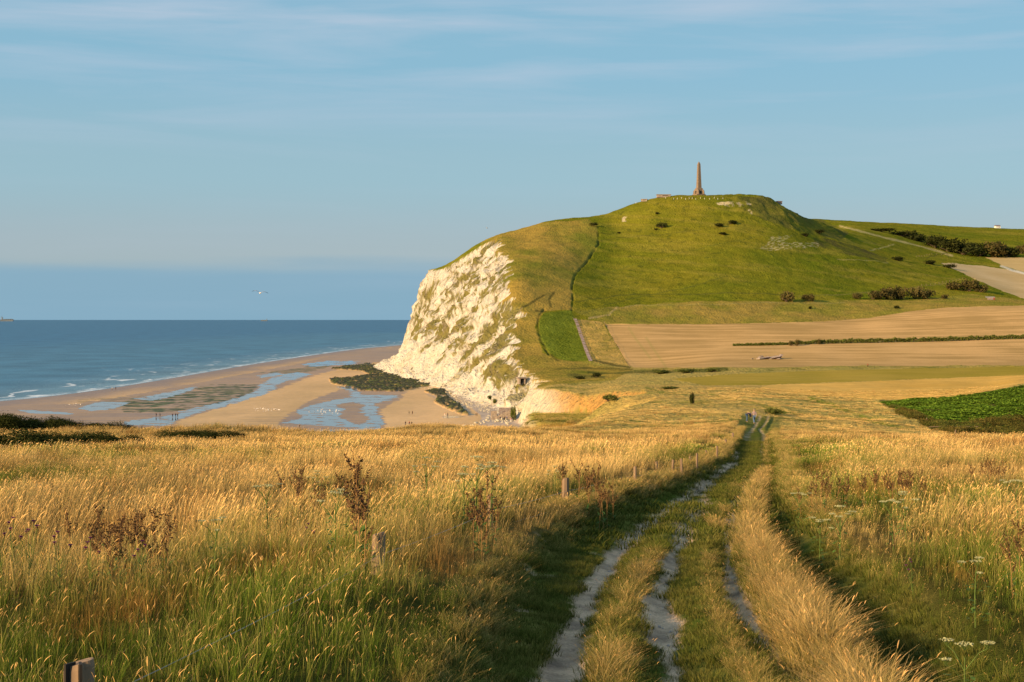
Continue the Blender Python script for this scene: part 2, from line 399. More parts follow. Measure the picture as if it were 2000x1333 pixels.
def near_detail(X, Y):
    xl = xat(EDGE_L, Y); xr = xat(EDGE_R, Y); fade = sst(215, 190, Y)
    n = fbm2(X/1.3, Y/2.2, 3); nf = fbm2(X/.35, Y/.6, 3)
    w = np.maximum(.45, .02*Y)
    inn = sst(xl-w*.6, xl+w*.6, X+.2*n)*sst(xr+w*.7, xr-w*.7, X+.2*n)*fade
    D = {}
    def prox(P, r): return np.exp(-((X-xat(P, Y)+.06*n)/r)**2)*(Y < P[-1, 1]+2)*sst(215, 190, Y)
    rl = prox(RUT_L, .25+0*Y); rm = prox(RUT_M, .20+0*Y); rr = prox(RUT_R, .21+0*Y); fd = prox(FUR_D, .30+0*Y)
    t1 = prox(TUS_1, .26); t2 = prox(TUS_2, .24); t3 = prox(TUS_3, .42)
    D.update(inn=inn, rl=rl, rm=rm, rr=rr, fd=fd, t1=t1, t2=t2, t3=t3, xl=xl, xr=xr)
    dz = -.25*inn-.07*rl-.04*rm-.13*rr-.20*fd+.08*t1+.05*t2+.14*t3
    dz = dz+.22*fade*np.exp(-((X-xl+1.3)/1.2)**2)*sst(3, 8, Y)      # low bank on the sea side
    dz = dz+(1-inn)*(.10*fbm2(X/2.5, Y/4, 3)+.05*fbm2(X/.7, Y/1.0, 2))+inn*(.02*n+.012*nf)
    dz = dz-.5*np.exp(-((X-xat(EDGE_L, Y))/1e9)**2)*0
    return dz, D
def rut_masks(X, Y, D):
    n = fbm2(X/.9, Y/1.7, 4); nf = fbm2(X/.22, Y/.30, 3); nl = noise2(X/3, Y/6.0)
    wL = .165+.05*nl-.01*sst(12, 9.5, Y)+.03*sst(30, 80, Y); dL = np.abs(X-xat(RUT_L, Y))
    L_ = sst(.06, -.06, dL-wL+.17*n+.11*nf)
    br = sst(-.55, -.1, noise2(Y/5.0+3, X/30+0*Y)+.6*sst(60, 30, Y))
    wM = .12+.07*nl; dM = np.abs(X-xat(RUT_M, Y))
    M_ = sst(.06, -.06, dM-wM+.24*n+.13*nf+.10*noise2(Y/1.1, X))*sst(52, 38, Y)
    wR = .11+.05*nl+.05*sst(30, 80, Y); dR = np.abs(X-xat(RUT_R, Y))
    R_ = sst(.05, -.05, dR-wR+.09*n+.06*nf)*(.35+.65*sst(9, 15, Y))
    # loose chalk patches off the wheel line
    P_ = sst(.36, .46, fbm2(X/.8+30, Y/.8, 3))*D['inn']*.6*(X < xat(RUT_L, Y)+.2)
    return np.clip(L_*(.35+.65*br), 0, 1), M_, R_, P_*(Y < 40)
def full_z(X, Y):
    z = land(X, Y)[0]; dz, D = near_detail(X, Y)
    return z+dz, D
def greenness(X, Y):
    """0 dry straw .. 1 lush green, for the ground and what grows on it"""
    nb = fbm2(X/9+4, Y/16, 3); nm = fbm2(X/2.2, Y/3.5, 3)
    g = .22+1.25*nb+.7*nm+.47*sst(22, 9, Y)
    xr = xat(EDGE_R, Y); xl = xat(EDGE_L, Y)
    g = g+.85*np.exp(-((X-xr-.9)/(1.3+.035*Y))**2)*sst(120, 40, Y)+.35*np.exp(-((X-xl+.9)/(1.3+.02*Y))**2)
    g = g-.25*sst(50, 90, Y)
    return np.clip(g, 0, 1)

def track_colour(c, X, Y, D, g=None):
    nm = fbm2(X/2.5, Y/4, 3); nf = fbm2(X/.4, Y/.6, 3)
    turf = mixc(np.broadcast_to(C(.075,.105,.016), X.shape+(3,)), np.broadcast_to(C(.20,.165,.05), X.shape+(3,)), np.clip(.3+nm+nf*.6, 0, 1))
    c = mixc(c, turf, D['inn'])
    ml, mm, mrr, mp = rut_masks(X, Y, D)
    bare = np.clip(np.maximum(np.maximum(ml, mm), np.maximum(mrr*.9, mp)), 0, 1)*(D['inn'] > .05)*(1-.55*sst(60, 120, Y))
    chalk = mixc(np.broadcast_to(C(.70,.49,.315), X.shape+(3,)), np.broadcast_to(C(.26,.19,.135), X.shape+(3,)), np.clip(.35+.8*nm+1.1*nf, 0, 1))
    return mixc(c, chalk, bare), bare
# ------------------------------------------------------------------ materials for the land
def new_mat(name):
    m = bpy.data.materials.new(name); m.use_nodes = True
    nt = m.node_tree; nt.nodes.clear()
    return m, nt
def nd(nt, t, **k):
    n = nt.nodes.new(t)
    for a, b in k.items(): setattr(n, a, b)
    return n
def land_mat(name, scale, amp, bump, bdist, rough=0.9, rough_attr=False, scale2=None, spec=0.0, stretch=(1,1,1)):
    """albedo attribute broken up by procedural grain, with procedural relief"""
    m, nt = new_mat(name)
    L = nt.links.new
    out = nd(nt, 'ShaderNodeOutputMaterial'); b = nd(nt, 'ShaderNodeBsdfPrincipled')
    L(b.outputs[0], out.inputs[0])
    at = nd(nt, 'ShaderNodeAttribute', attribute_name='albedo')
    tc = nd(nt, 'ShaderNodeTexCoord'); mp = nd(nt, 'ShaderNodeMapping'); mp.inputs['Scale'].default_value = stretch
    L(tc.outputs['Object'], mp.inputs[0])
    n1 = nd(nt, 'ShaderNodeTexNoise'); n1.inputs['Scale'].default_value = scale; n1.inputs['Detail'].default_value = 8; n1.inputs['Roughness'].default_value = 0.65
    n2 = nd(nt, 'ShaderNodeTexNoise'); n2.inputs['Scale'].default_value = scale2 or scale*7; n2.inputs['Detail'].default_value = 4
    L(mp.outputs[0], n1.inputs['Vector']); L(mp.outputs[0], n2.inputs['Vector'])
    ad = nd(nt, 'ShaderNodeMath', operation='ADD'); L(n1.outputs['Fac'], ad.inputs[0]); L(n2.outputs['Fac'], ad.inputs[1])
    mr = nd(nt, 'ShaderNodeMapRange'); mr.inputs['From Min'].default_value = 0.6; mr.inputs['From Max'].default_value = 1.4
    mr.inputs['To Min'].default_value = 1-amp; mr.inputs['To Max'].default_value = 1+amp
    L(ad.outputs[0], mr.inputs['Value'])
    sc = nd(nt, 'ShaderNodeVectorMath', operation='SCALE'); L(at.outputs['Color'], sc.inputs[0]); L(mr.outputs[0], sc.inputs['Scale'])
    L(sc.outputs[0], b.inputs['Base Color'])
    bp = nd(nt, 'ShaderNodeBump'); bp.inputs['Strength'].default_value = bump; bp.inputs['Distance'].default_value = bdist
    L(ad.outputs[0], bp.inputs['Height']); L(bp.outputs[0], b.inputs['Normal'])
    b.inputs['Roughness'].default_value = rough
    b.inputs['Specular IOR Level'].default_value = spec
    if rough_attr:
        ra = nd(nt, 'ShaderNodeAttribute', attribute_name='wet')
        r = nd(nt, 'ShaderNodeMapRange'); r.inputs['To Min'].default_value = rough; r.inputs['To Max'].default_value = 0.06
        L(ra.outputs['Fac'], r.inputs['Value']); L(r.outputs[0], b.inputs['Roughness'])
        s = nd(nt, 'ShaderNodeMapRange'); s.inputs['To Min'].default_value = spec; s.inputs['To Max'].default_value = 0.6
        L(ra.outputs['Fac'], s.inputs['Value']); L(s.outputs[0], b.inputs['Specular IOR Level'])
        q = nd(nt, 'ShaderNodeMapRange'); q.inputs['To Min'].default_value = bump; q.inputs['To Max'].default_value = 0.004
        L(ra.outputs['Fac'], q.inputs['Value']); L(q.outputs[0], bp.inputs['Strength'])
    return m
M_near = land_mat('meadow soil', 5.0, 0.45, 0.9, 0.05, scale2=38)
M_hill = land_mat('hill grass', 0.09, 0.34, 0.9, 1.4, scale2=0.8)
M_field = land_mat('stubble field', 0.05, 0.10, 0.35, 0.5, scale2=1.1)
M_cliff = land_mat('chalk face', 0.11, 0.22, 1.0, 2.6, scale2=0.55, rough=0.95)
M_sand = land_mat('beach sand', 0.03, 0.14, 0.25, 0.5, rough=0.75, rough_attr=True, spec=.15, scale2=0.35, stretch=(1, 0.45, 1))

C = lambda *a: np.array(a, float)
def mixc(A, B, t): return A*(1-t[..., None])+B*t[..., None]
OLIVE = C(.182, .165, .015); GREEN = C(.112, .134, .010); TAN = C(.30, .225, .060); GOLD = C(.42, .29, .085)
STUB = C(.47, .335, .165); STUB2 = C(.50, .34, .130); DARK = C(.045, .055, .014); CHALK = C(.56, .525, .44)
CLAY = C(.44, .25, .075); SAND = C(.61, .39, .18); WSAND = C(.19, .12, .085); ALGAE = C(.050, .060, .022)

# ------------------------------------------------------------------ far land: hill, fields, cliff, beach
DITCH = [(1168,438),(1169,478),(1145,512),(1122,540),(1117,560),(1119,585),(1117,604)]
def poly_d(px, py, P):                     # distance to a traced line, measured across
    return seg_dist(px, py, np.array(P, float))[0]
def colour_far(X, Y, Z, bz, h, inl, si, arc, dsea):
    px, py = proj(X, Y, Z)
    qx = px+3.5*fbm2(X/14, Y/30, 3); qy = py+2.0*fbm2(X/14+50, Y/34, 3)
    nb = fbm2(X/90, Y/130, 4); nm = fbm2(X/22, Y/40, 4); nf = fbm2(X/6, Y/10, 3)
    c = mixc(np.broadcast_to(OLIVE, X.shape+(3,)), np.broadcast_to(GREEN, X.shape+(3,)), np.clip(.5+1.1*nb+.5*nm, 0, 1))
    hill = (Y > 560)
    # worn yellow streaks that follow the slope
    st = np.clip(fbm2((X+Y*.25)/70, (Z+X*.12)/5.5, 3)*2.0, 0, 1)
    c = mixc(c, np.broadcast_to(C(.26,.21,.035), c.shape), np.where(hill, .55*st, 0))
    fl = sst(.30, .42, fbm2(X/7+70, Y/11, 3))*(Y > 560); c = mixc(c, np.broadcast_to(C(.06,.075,.012), c.shape), fl*.55)
    # rough yellow grass of the low ground
    low = sst(700, 726, qy+6*nm)*sst(760, 690, Y)
    gold = mixc(np.broadcast_to(GOLD, c.shape), np.broadcast_to(C(.30,.25,.07), c.shape), np.clip(.45+1.3*nb+nm, 0, 1))
    gold = mixc(gold, np.broadcast_to(C(.20,.18,.04), c.shape), .8*sst(.18, .36, fbm2(X/16+7, Y/26, 4)))
    c = mixc(c, gold, low)
    # drier turf near the brow
    tanm = in_poly(qx, qy, [(940,470),(1000,440),(1150,429),(1166,440),(1169,480),(1142,515),(1118,545),(1115,605),(1062,606),(1046,640),(1060,690),(1110,706),(1235,722),(1200,742),(1000,760),(900,700)])
    tt = mixc(np.broadcast_to(C(.31,.215,.045), c.shape), np.broadcast_to(C(.15,.155,.022), c.shape), np.clip(.35+1.3*nb+.9*nm, 0, 1))
    c = mixc(c, tt, tanm*1.0)
    m = in_poly(px, py, [(1062,612),(1116,606),(1124,628),(1152,706),(1108,706),(1075,692),(1055,662),(1052,632)])
    c = mixc(c, mixc(np.broadcast_to(C(.115,.140,.014), c.shape), np.broadcast_to(C(.14,.17,.02), c.shape), np.clip(.4+nf+nm, 0, 1)), m*1.0)
    m = in_poly(px, py, [(1124,622),(1176,630),(1228,716),(1160,710)])
    c = mixc(c, mixc(np.broadcast_to(C(.40,.27,.075), c.shape), np.broadcast_to(C(.22,.18,.04), c.shape), np.clip(.3+nf+nm, 0, 1)), m*1.0)
    # band of rough grass along the foot of the hill
    m = in_poly(qx, qy, [(1120,606),(1200,600),(1330,590),(1600,586),(1760,588),(1900,575),(1990,585),(2100,590),(2100,598),(1850,602),(1780,608),(1700,621),(1600,629),(1400,633),(1180,634)])
    c = mixc(c, mixc(np.broadcast_to(C(.20,.18,.03), c.shape), np.broadcast_to(C(.30,.21,.05), c.shape), np.clip(.4+1.5*nm+nb, 0, 1)), m*.9)
    # lee side of the shoulders: shade painted into the ground colour
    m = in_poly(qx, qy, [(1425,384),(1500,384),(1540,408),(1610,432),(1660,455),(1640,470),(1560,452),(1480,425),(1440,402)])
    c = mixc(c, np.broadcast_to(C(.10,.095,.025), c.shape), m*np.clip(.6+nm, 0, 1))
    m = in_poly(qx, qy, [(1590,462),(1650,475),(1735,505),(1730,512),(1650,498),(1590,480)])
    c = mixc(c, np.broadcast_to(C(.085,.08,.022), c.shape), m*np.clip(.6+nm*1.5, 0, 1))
    # worn trods and sheep tracks
    for P, w, k, cc in [([(1000,485),(1060,460),(1085,440),(1090,470),(1091,500)],.8,.35,C(.12,.11,.03)),
                    ([(1120,620),(1180,597),(1260,578),(1350,560),(1420,541)],.9,.5,C(.09,.10,.02)),
                    ([(1122,590),(1230,576),(1320,575),(1430,572),(1530,576)],.9,.55,C(.08,.085,.02)),
                    ([(1140,545),(1260,512),(1380,482),(1480,462)],.7,.4,C(.10,.12,.02)),
                    ([(1170,470),(1250,462),(1310,456),(1370,450)],.9,.5,C(.10,.10,.02)),
                    ([(1185,612),(1210,602),(1240,596),(1330,596),(1500,592),(1650,592)],.8,.5,C(.30,.24,.08)),
                    ([(1640,442),(1700,457),(1760,472),(1830,490),(1860,500)],1.6,.75,C(.42,.34,.14)),
                    ([(1700,490),(1745,478)],1.0,.6,C(.36,.3,.12)), ([(1635,506),(1700,510),(1735,513)],.8,.5,C(.30,.25,.08)),
                    ([(1810,503),(1850,494),(1852,502)],1.0,.7,C(.08,.08,.02)),
                    ([(1560,578),(1650,575),(1760,566),(1850,553)],.9,.5,C(.20,.17,.05)),
                    ([(1205,600),(1190,615),(1150,622)],1.4,.7,C(.40,.30,.12))]:
        d = poly_d(px, py+nf, P); c = mixc(c, np.broadcast_to(cc, c.shape), k*(Y > 560)*sst(w*1.7, w*.5, d))
    d = poly_d(px, py, DITCH); c = mixc(c, np.broadcast_to(C(.05,.05,.015), c.shape), .6*(Y > 560)*np.clip(.6+.9*noise2(Y/14, X/40), .25, 1)*sst(2.6, .7, d))  # ditch bed painted dark for its shade, besides the carved groove
    d = poly_d(px, py, [(1062,604),(1052,618),(1050,640),(1056,664),(1072,692),(1092,706)]); c = mixc(c, np.broadcast_to(C(.06,.06,.015), c.shape), .6*(Y > 560)*sst(3.0, .8, d))
    for P in [[(1004,612),(1020,600),(1042,590),(1062,578)],[(1076,600),(1072,585),(1082,570)],[(1046,606),(1064,608)],[(1160,706),(1230,718)]]:
        d = poly_d(px, py, P); c = mixc(c, np.broadcast_to(C(.07,.065,.02), c.shape), .75*(Y > 560)*sst(3.0, 1.0, d))
    # bare chalk scars
    for P in [[(1400,397),(1425,393),(1455,396),(1470,401),(1440,404),(1405,402)],[(1216,424),(1224,422),(1222,432),(1214,432)],[(1462,408),(1470,412),(1468,418),(1460,412)]]:
        m = in_poly(px+5*nf+4*nm, py+2*nm+2.5*nf, P)&(Y > 900); c = mixc(c, np.broadcast_to(C(.52,.42,.25), c.shape), m*.8*sst(-.35, .0, nf+.6*nm))
    m = in_poly(px+6*nf+6*nm, py+2*nf+2*nm, [(1484,488),(1508,464),(1550,458),(1530,473),(1600,474),(1598,483),(1500,490)])&(Y > 900)
    c = mixc(c, np.broadcast_to(C(.60,.50,.32), c.shape),   .38*m*sst(-.05, .25, fbm2(px/7, py/2.2, 3)))
    # ---- fields
    fld = np.zeros(X.shape, bool)
    row = fbm2(X/60, Y/4.5+X/45, 3)
    def field(P, c0, c1, k=.5):
        nonlocal c, fld
        m = in_poly(px+.8*nf, py+.5*nf, P) & (Y > 200)
        cc = mixc(np.broadcast_to(c0, c.shape), np.broadcast_to(c1, c.shape), np.clip(.5+1.5*k*row+nb*.9+.5*nm, 0, 1))
        c = np.where(m[..., None], cc, c); fld |= m
    field([(1181,634),(1400,633),(1600,629),(1700,621),(1780,608),(1850,601),(2000,597),(2950,585),(2950,715),(2000,714),(1700,716),(1500,718),(1240,719),(1228,714)], C(.52,.325,.135), C(.35,.225,.085), 1.0)
    field([(1310,740),(1440,731),(1600,724),(2000,716),(2950,705),(2950,725),(2000,733),(1500,752),(1375,753)], C(.27,.21,.030), C(.35,.25,.05))
    field([(1470,762),(1500,753),(2000,733),(2950,715),(2950,740),(2000,750),(1870,778),(1715,781),(1560,771)], C(.60,.37,.10), C(.50,.30,.07), 1.0)
    field([(1836,514),(1860,515),(1930,521),(2000,533),(2950,560),(2950,600),(2000,584),(1962,570),(1925,555),(1895,541)], C(.50,.37,.20), C(.42,.30,.14))
    field([(1925,503),(2000,503),(2950,500),(2950,540),(2000,532),(1960,520)], C(.50,.36,.17), C(.42,.30,.12))
    d = poly_d(px, py, [(1955,520),(1975,528),(2010,537)]); c = mixc(c, np.broadcast_to(C(.6,.55,.45), c.shape), .8*(Y > 900)*sst(3, 1, d))
    m = fld & (Y > 560) & (poly_d(px, py, [(1228,716),(1190,660),(1184,640)]) < 3); c = mixc(c, np.broadcast_to(C(.22,.19,.05), c.shape), m*.8)
    for P in [[(1270,700),(1240,660),(1228,640)],[(1300,716),(1275,680),(1262,660)]]:
        d = poly_d(px, py, P); c = mixc(c, np.broadcast_to(C(.27,.24,.07), c.shape), .35*(Y > 560)*sst(3, 1, d))
    # dark rough strip beside the crop, crop soil
    m = in_poly(px+2*nf, py+1.5*nm, [(1715,785),(1870,776),(2010,752),(2950,700),(2950,860),(2000,884),(1940,870),(1880,848),(1820,838),(1780,815)])&(Y < 420)
    c = mixc(c, np.broadcast_to(C(.085,.085,.02), c.shape), m*.95)
    # banks and hollows of the valley bottom
    for P, cc, w in [([(1150,727),(1200,730),(1300,724),(1420,722)], C(.07,.08,.02), 3.0), ([(1085,722),(1150,718),(1235,722)], C(.12,.10,.025), 2.0),
                     ([(1110,733),(1180,738)], C(.13,.12,.03), 3), ([(1385,770),(1480,790),(1560,810)], C(.18,.19,.03), 2),
                     ([(1580,778),(1650,800),(1700,822),(1760,836)], C(.17,.20,.025), 4), ([(1500,800),(1510,808),(1535,806)], C(.12,.16,.02), 4),
                     ([(1262,758),(1300,768),(1340,772)], C(.13,.15,.03), 3), ([(1020,782),(1080,776),(1140,770)], C(.2,.17,.04), 2)]:
        d = poly_d(px, py+2*nf, P); c = mixc(c, np.broadcast_to(cc, c.shape), .8*(Y > 200)*sst(w*1.3, w*.4, d))
    return c, fld, px, py

def colour_cliff(X, Y, Z, bz, h, inl, arc, px, py):
    n1 = fbm3(X/16, Y/22, Z/14, 4); n2 = fbm3(X/4.5, Y/6, Z/4, 3); n3 = fbm3(X/2.6+7, Y/5, Z/2.4, 3)
    # turf clings to ledges that run obliquely down the face
    obl = fbm2((arc+Z*1.5)/30.0+3, (arc*.35-Z)/70.0, 4)
    obl2 = fbm2((arc+Z*1.2)/11.0+31, (arc*.35-Z)/40.0, 3)
    rel = Z/np.maximum(h, 5)
    veg = sst(.03, .075, obl*.85+obl2*.4+n1*.55+n2*.40+n3*.34-.215+.30*sst(.28, .55, rel)-.22*sst(.80, .98, rel)-.3*sst(1180, 1300, Y))
    veg = veg*sst(.16, .36, rel+n1*.2)*(Y > 600)
    c = mixc(np.broadcast_to(CHALK, X.shape+(3,)), np.broadcast_to(C(.50,.455,.36), X.shape+(3,)), np.clip(.35+1.4*n1+.8*n2, 0, 1))
    band = np.clip(noise2(arc/200, (Z+arc*.02)/1.6)*1.3, 0, 1)      # flint bands low in the face
    c = mixc(c, np.broadcast_to(C(.58,.48,.30), c.shape), .35*band*sst(.6, .3, rel))
    grey_shade = sst(.05, .45, fbm3(X/4+60, Y/6, Z/30, 4, .6)+.3*n1)  # grey streaks painted in as shading, for stronger relief
    c = mixc(c, np.broadcast_to(C(.33,.31,.265), c.shape), .6*grey_shade)
    c = mixc(c, mixc(np.broadcast_to(C(.115,.11,.022), c.shape), np.broadcast_to(C(.19,.165,.04), c.shape), np.clip(.5+1.5*n2, 0, 1)), veg*.95)
    crack_shade = sst(.10, .02, np.abs(fbm3(X/5, Y/7, Z/16, 3)))*sst(-.1, .2, n1+.1)  # cracks darkened to paint in the shade of crevices
    c = mixc(c, np.broadcast_to(C(.17,.14,.09), c.shape), .75*crack_shade*sst(.25, .5, rel))
    # clay-stained face where the cliff runs out
    cl = sst(640, 560, Y+12*n1)
    c = mixc(c, mixc(np.broadcast_to(C(.55,.49,.36), c.shape), np.broadcast_to(CLAY, c.shape), sst(9, 24, X+5*n1)), cl)
    return c
def colour_beach(X, Y, Z, dsea, inl, px, py):
    nf = fbm2(X/5, Y/9, 3); nm = fbm2(X/25, Y/60, 4); nb = fbm2(X/70, Y/160, 3)
    jx = px+(5*nm+2.5*nf)+16*fbm2(px/45, Y/11.0, 4, .6); jy = py+(2.0*fbm2(px/28+9, Y/60, 4, .6)+.6*nf)
    wet = np.zeros(X.shape)
    c = mixc(np.broadcast_to(SAND, X.shape+(3,)), np.broadcast_to(C(.50,.325,.145), X.shape+(3,)), np.clip(.4+nb*1.5+nm*.7, 0, 1))
    # damp margins by the sea and round the runnels
    ripple = fbm2((X+.4*Y)/60, Y/7.0, 3)
    damp = sst(60, 8, dsea+20*nm)
    for P in [[(-700,786),(0,786),(140,790),(240,775),(420,742),(560,715),(700,700),(720,705),(610,735),(545,760),(400,806),(345,825),(340,870),(-700,870)],
              [(545,826),(600,785),(690,752),(790,750),(790,775),(745,800),(752,830),(730,870),(560,870)], [(430,836),(760,836),(760,870),(400,870)],
              [(700,684),(800,678),(830,690),(760,705),(650,722),(540,720)]]:
        damp = np.maximum(damp, in_poly(jx, jy, P)*(.75+.5*ripple))
    c = mixc(c, np.broadcast_to(WSAND, c.shape), np.clip(damp, 0, 1)*.85); wet = np.maximum(wet, np.clip(damp, 0, 1)*.36)
    stain = sst(.12, .3, ripple)*sst(790, 815, py)*sst(860, 820, py+0*px)*(px > 340)*(px < 560)
    c = mixc(c, np.broadcast_to(C(.20,.14,.10), c.shape), .45*stain)
    # green weed on the flats
    for P, k in [([(240,783),(434,751),(504,752),(492,768),(448,786),(332,805),(240,806)], 1), ([(505,728),(578,721),(610,713),(655,713),(612,725),(560,730)], .9),
                 ([(150,780),(330,770),(420,748),(380,775),(230,800),(160,800)], .35)]:
        m = in_poly(jx, jy, P); w = m*sst(-.10, .16, .6*fbm2(X/30, Y/14, 4)+.7*fbm2(X/7, Y/8, 3)+.06)*k
        c = mixc(c, mixc(np.broadcast_to(ALGAE, c.shape), np.broadcast_to(C(.10,.115,.03), c.shape), np.clip(.4+2*nf, 0, 1)), w); wet = wet*(1-w*.7)
    # standing water
    PW = [[(250,822),(345,811),(352,804),(420,788),(483,773),(503,762),(508,750),(528,739),(580,727),(606,731),(570,743),(541,752),(537,762),(500,776),(437,793),(385,807),(352,820),(255,826)],
          [(262,780),(371,757),(386,756),(350,771),(301,783)], [(148,798),(196,785),(252,786),(224,799),(175,803)],
          [(551,826),(592,816),(578,803),(604,793),(650,782),(687,776),(683,763),(658,755),(700,757),(703,771),(778,773),(766,781),(733,788),(738,808),(750,825),(728,852),(690,852),(700,835),(640,833),(600,830)],
          [(30,800),(70,802),(130,806),(148,811),(60,808)], [(240,824),(350,820),(330,832),(250,831)], [(330,838),(560,842),(700,838),(735,842),(720,856),(330,850)],
          [(590,712),(640,705),(700,706),(690,712),(600,717)], [(840,762),(905,780),(925,812),(915,815),(880,793),(835,772)], [(868,812),(900,812),(905,815),(870,817)],
          [(500,734),(540,728),(560,732),(510,738)]]
    for k, P in enumerate(PW):
        w = in_poly(jx, jy, P)*1.0
        if k in (3, 6): w = w*(1-in_poly(jx, jy, [(655,790),(690,786),(712,793),(705,806),(725,820),(700,830),(660,815),(672,800)])*.95)
        if k == 8: w = w*.35
        w = w*sst(-.34, -.20, fbm2(px/34+k, Y/7.0, 4))
        c = mixc(c, np.broadcast_to(C(.05,.055,.06), c.shape), w*.9); wet = np.maximum(wet, w)
    # weed-covered reef, shingle and rock waste
    reef = np.zeros(X.shape)
    for P in [[(644,742),(695,737),(724,734),(707,725),(647,721),(672,717),(718,711),(764,720),(795,731),(820,742),(843,754),(786,765),(707,765),(687,757),(650,751)],
              [(828,765),(866,760),(876,777),(912,806),(915,812),(900,810),(866,796),(848,786),(856,776)]]:
        reef = np.maximum(reef, in_poly(px+6*nm+4*nf, py+2*nm+2*nf, P)*1.0)
    reef = reef*sst(-.38, -.10, fbm2(X/7, Y/8, 3))
    c = mixc(c, mixc(np.broadcast_to(C(.045,.047,.018), c.shape), np.broadcast_to(C(.11,.12,.02), c.shape), sst(.05, .4, fbm2(X/9, Y/14, 3))), reef); wet = wet*(1-reef)
    sh = in_poly(px+3*nf, py+2*nf, [(858,750),(900,752),(960,778),(1030,800),(1060,850),(880,852),(935,838),(940,812),(890,775)])*1.0
    c = mixc(c, mixc(np.broadcast_to(C(.44,.35,.27), c.shape), np.broadcast_to(C(.34,.27,.21), c.shape), np.clip(.5+1.5*nf, 0, 1)), sh); wet = wet*(1-sh)
    gr = sst(2, 9, X+3*nf)*(Y > 350)*(Y < 620)
    front = sst(440, 432, Y)
    gc = mixc(mixc(np.broadcast_to(C(.16,.19,.025), c.shape), np.broadcast_to(C(.34,.27,.06), c.shape), np.clip(.3+2*nm, 0, 1)), np.broadcast_to(C(.42,.21,.035), c.shape), front)
    c = mixc(c, gc, gr); wet = wet*(1-gr)
    return c, wet, reef

def grid_faces(n, m):
    i = np.arange((n-1)*(m-1)); r = i//(m-1); q = i % (m-1); a = r*m+q
    return np.stack([a, a+1, a+m+1, a+m], 1)
def carve(name, V, Fc, mask, mat, Cc, kind='structure', wet=None, smooth=True):
    f = Fc[mask]; u, inv = np.unique(f, return_inverse=True)
    me = np_mesh(name, V[u], inv.reshape(f.shape), smooth=smooth)
    add_col(me, 'albedo', Cc[u])
    if wet is not None: add_f(me, 'wet', wet[u])
    o = link(name, me, mat); tag(o, kind=kind); return o
Q = 1.0
pxs = np.concatenate([np.arange(-900, -60, 20.0), np.arange(-60, 2060, 2.0*Q), np.arange(2060, 2901, 20.0)])
Ys = np.concatenate([np.exp(np.arange(math.log(128), math.log(500), 0.0075*Q)), np.arange(500, 1300, 1.35*Q), np.arange(1300, 2100, 5.0), np.exp(np.arange(math.log(2100), math.log(3500), 0.03))])
PX, YY = np.meshgrid(pxs, Ys); XX = (PX-1000)/F*YY
z, bz, h, inl, si, arc, dsea = land(XX, YY)
is_b = (z-bz < 0.15) & (inl < 60)
is_c = (~is_b) & (z < h-0.12) & (Y_ok := (YY > 430))
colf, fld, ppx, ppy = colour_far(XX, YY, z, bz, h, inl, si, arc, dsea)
# relief of the turf, ditches, and the field furrows
rel_ = np.zeros(z.shape); g = (~is_b) & (~is_c)
rel_ += np.where(g & (~fld) & (YY > 560), 1.3*fbm2(XX/26, YY/34, 4)+.35*fbm2(XX/6, YY/7, 3), 0)*sst(0, 25, np.abs(h-bz))
rel_ += np.where(g & (~fld) & (YY > 820), .15*np.sin(z*2.1+5*fbm2(XX/60, YY/60, 2))*sst(-.2, .3, fbm2(XX/50+8, YY/70, 2)+.1), 0)
rel_ += np.where(g & (~fld) & (YY <= 560), .55*fbm2(XX/14, YY/16, 4)+.25*fbm2(XX/3.5, YY/4, 3), 0)
rel_ += np.where(g & (YY > 1150) & (ppx > 1410) & (ppx < 1560), 1.8*fbm2(XX/11, YY/14, 3), 0)
dn_ = np.clip(.55+.9*noise2(YY/14, XX/40), .1, 1.1)
rel_ -= np.where(YY > 560, 1.15*dn_*sst(2.8, .6, poly_d(ppx, ppy, DITCH)), 0)*g
rel_ -= np.where((YY > 560) & (YY < 900), 1.0*dn_*sst(3.6, .8, poly_d(ppx, ppy, [(1062,604),(1052,618),(1050,640),(1056,664),(1072,692)])), 0)*g
m_ = YY[:, 0] < 216
dzt, Dt = near_detail(XX[m_], YY[m_]); rel_[m_] = rel_[m_]*.3+dzt
cc_, _b = track_colour(colf[m_], XX[m_], YY[m_], Dt); colf[m_] = cc_
z2 = z+rel_
GP, GY, GZ = pxs.copy(), Ys.copy(), z2.copy()
def gz(X, Y):
    """height of the finished far ground"""
    px = np.clip(1000+F*X/np.maximum(Y, 1), GP[0], GP[-1]-.01); i = np.clip(np.searchsorted(GP, px)-1, 0, len(GP)-2); a = (px-GP[i])/(GP[i+1]-GP[i])
    Yc = np.clip(Y, GY[0], GY[-1]-.01); j = np.clip(np.searchsorted(GY, Yc)-1, 0, len(GY)-2); b = (Yc-GY[j])/(GY[j+1]-GY[j])
    return (GZ[j, i]*(1-a)+GZ[j, i+1]*a)*(1-b)+(GZ[j+1, i]*(1-a)+GZ[j+1, i+1]*a)*b
def zat(x, y):
    if y < GY[0]+1: return float(land(np.array([x], float), np.array([y], float))[0][0])
    return float(gz(np.array([x], float), np.array([y], float))[0])
def ground_at(px, py, y0=130.0, y1=2600.0):
    Y = np.exp(np.linspace(math.log(max(y0, 130)), math.log(y1), 3000)); X = (px-1000)/F*Y; Z = gz(X, Y); r = HZ-F*(Z-ZC)/Y
    k = int(np.argmax(r <= py))
    if r[k] > py: k = int(np.argmin(r))
    return np.array([X[k], Y[k], Z[k]])
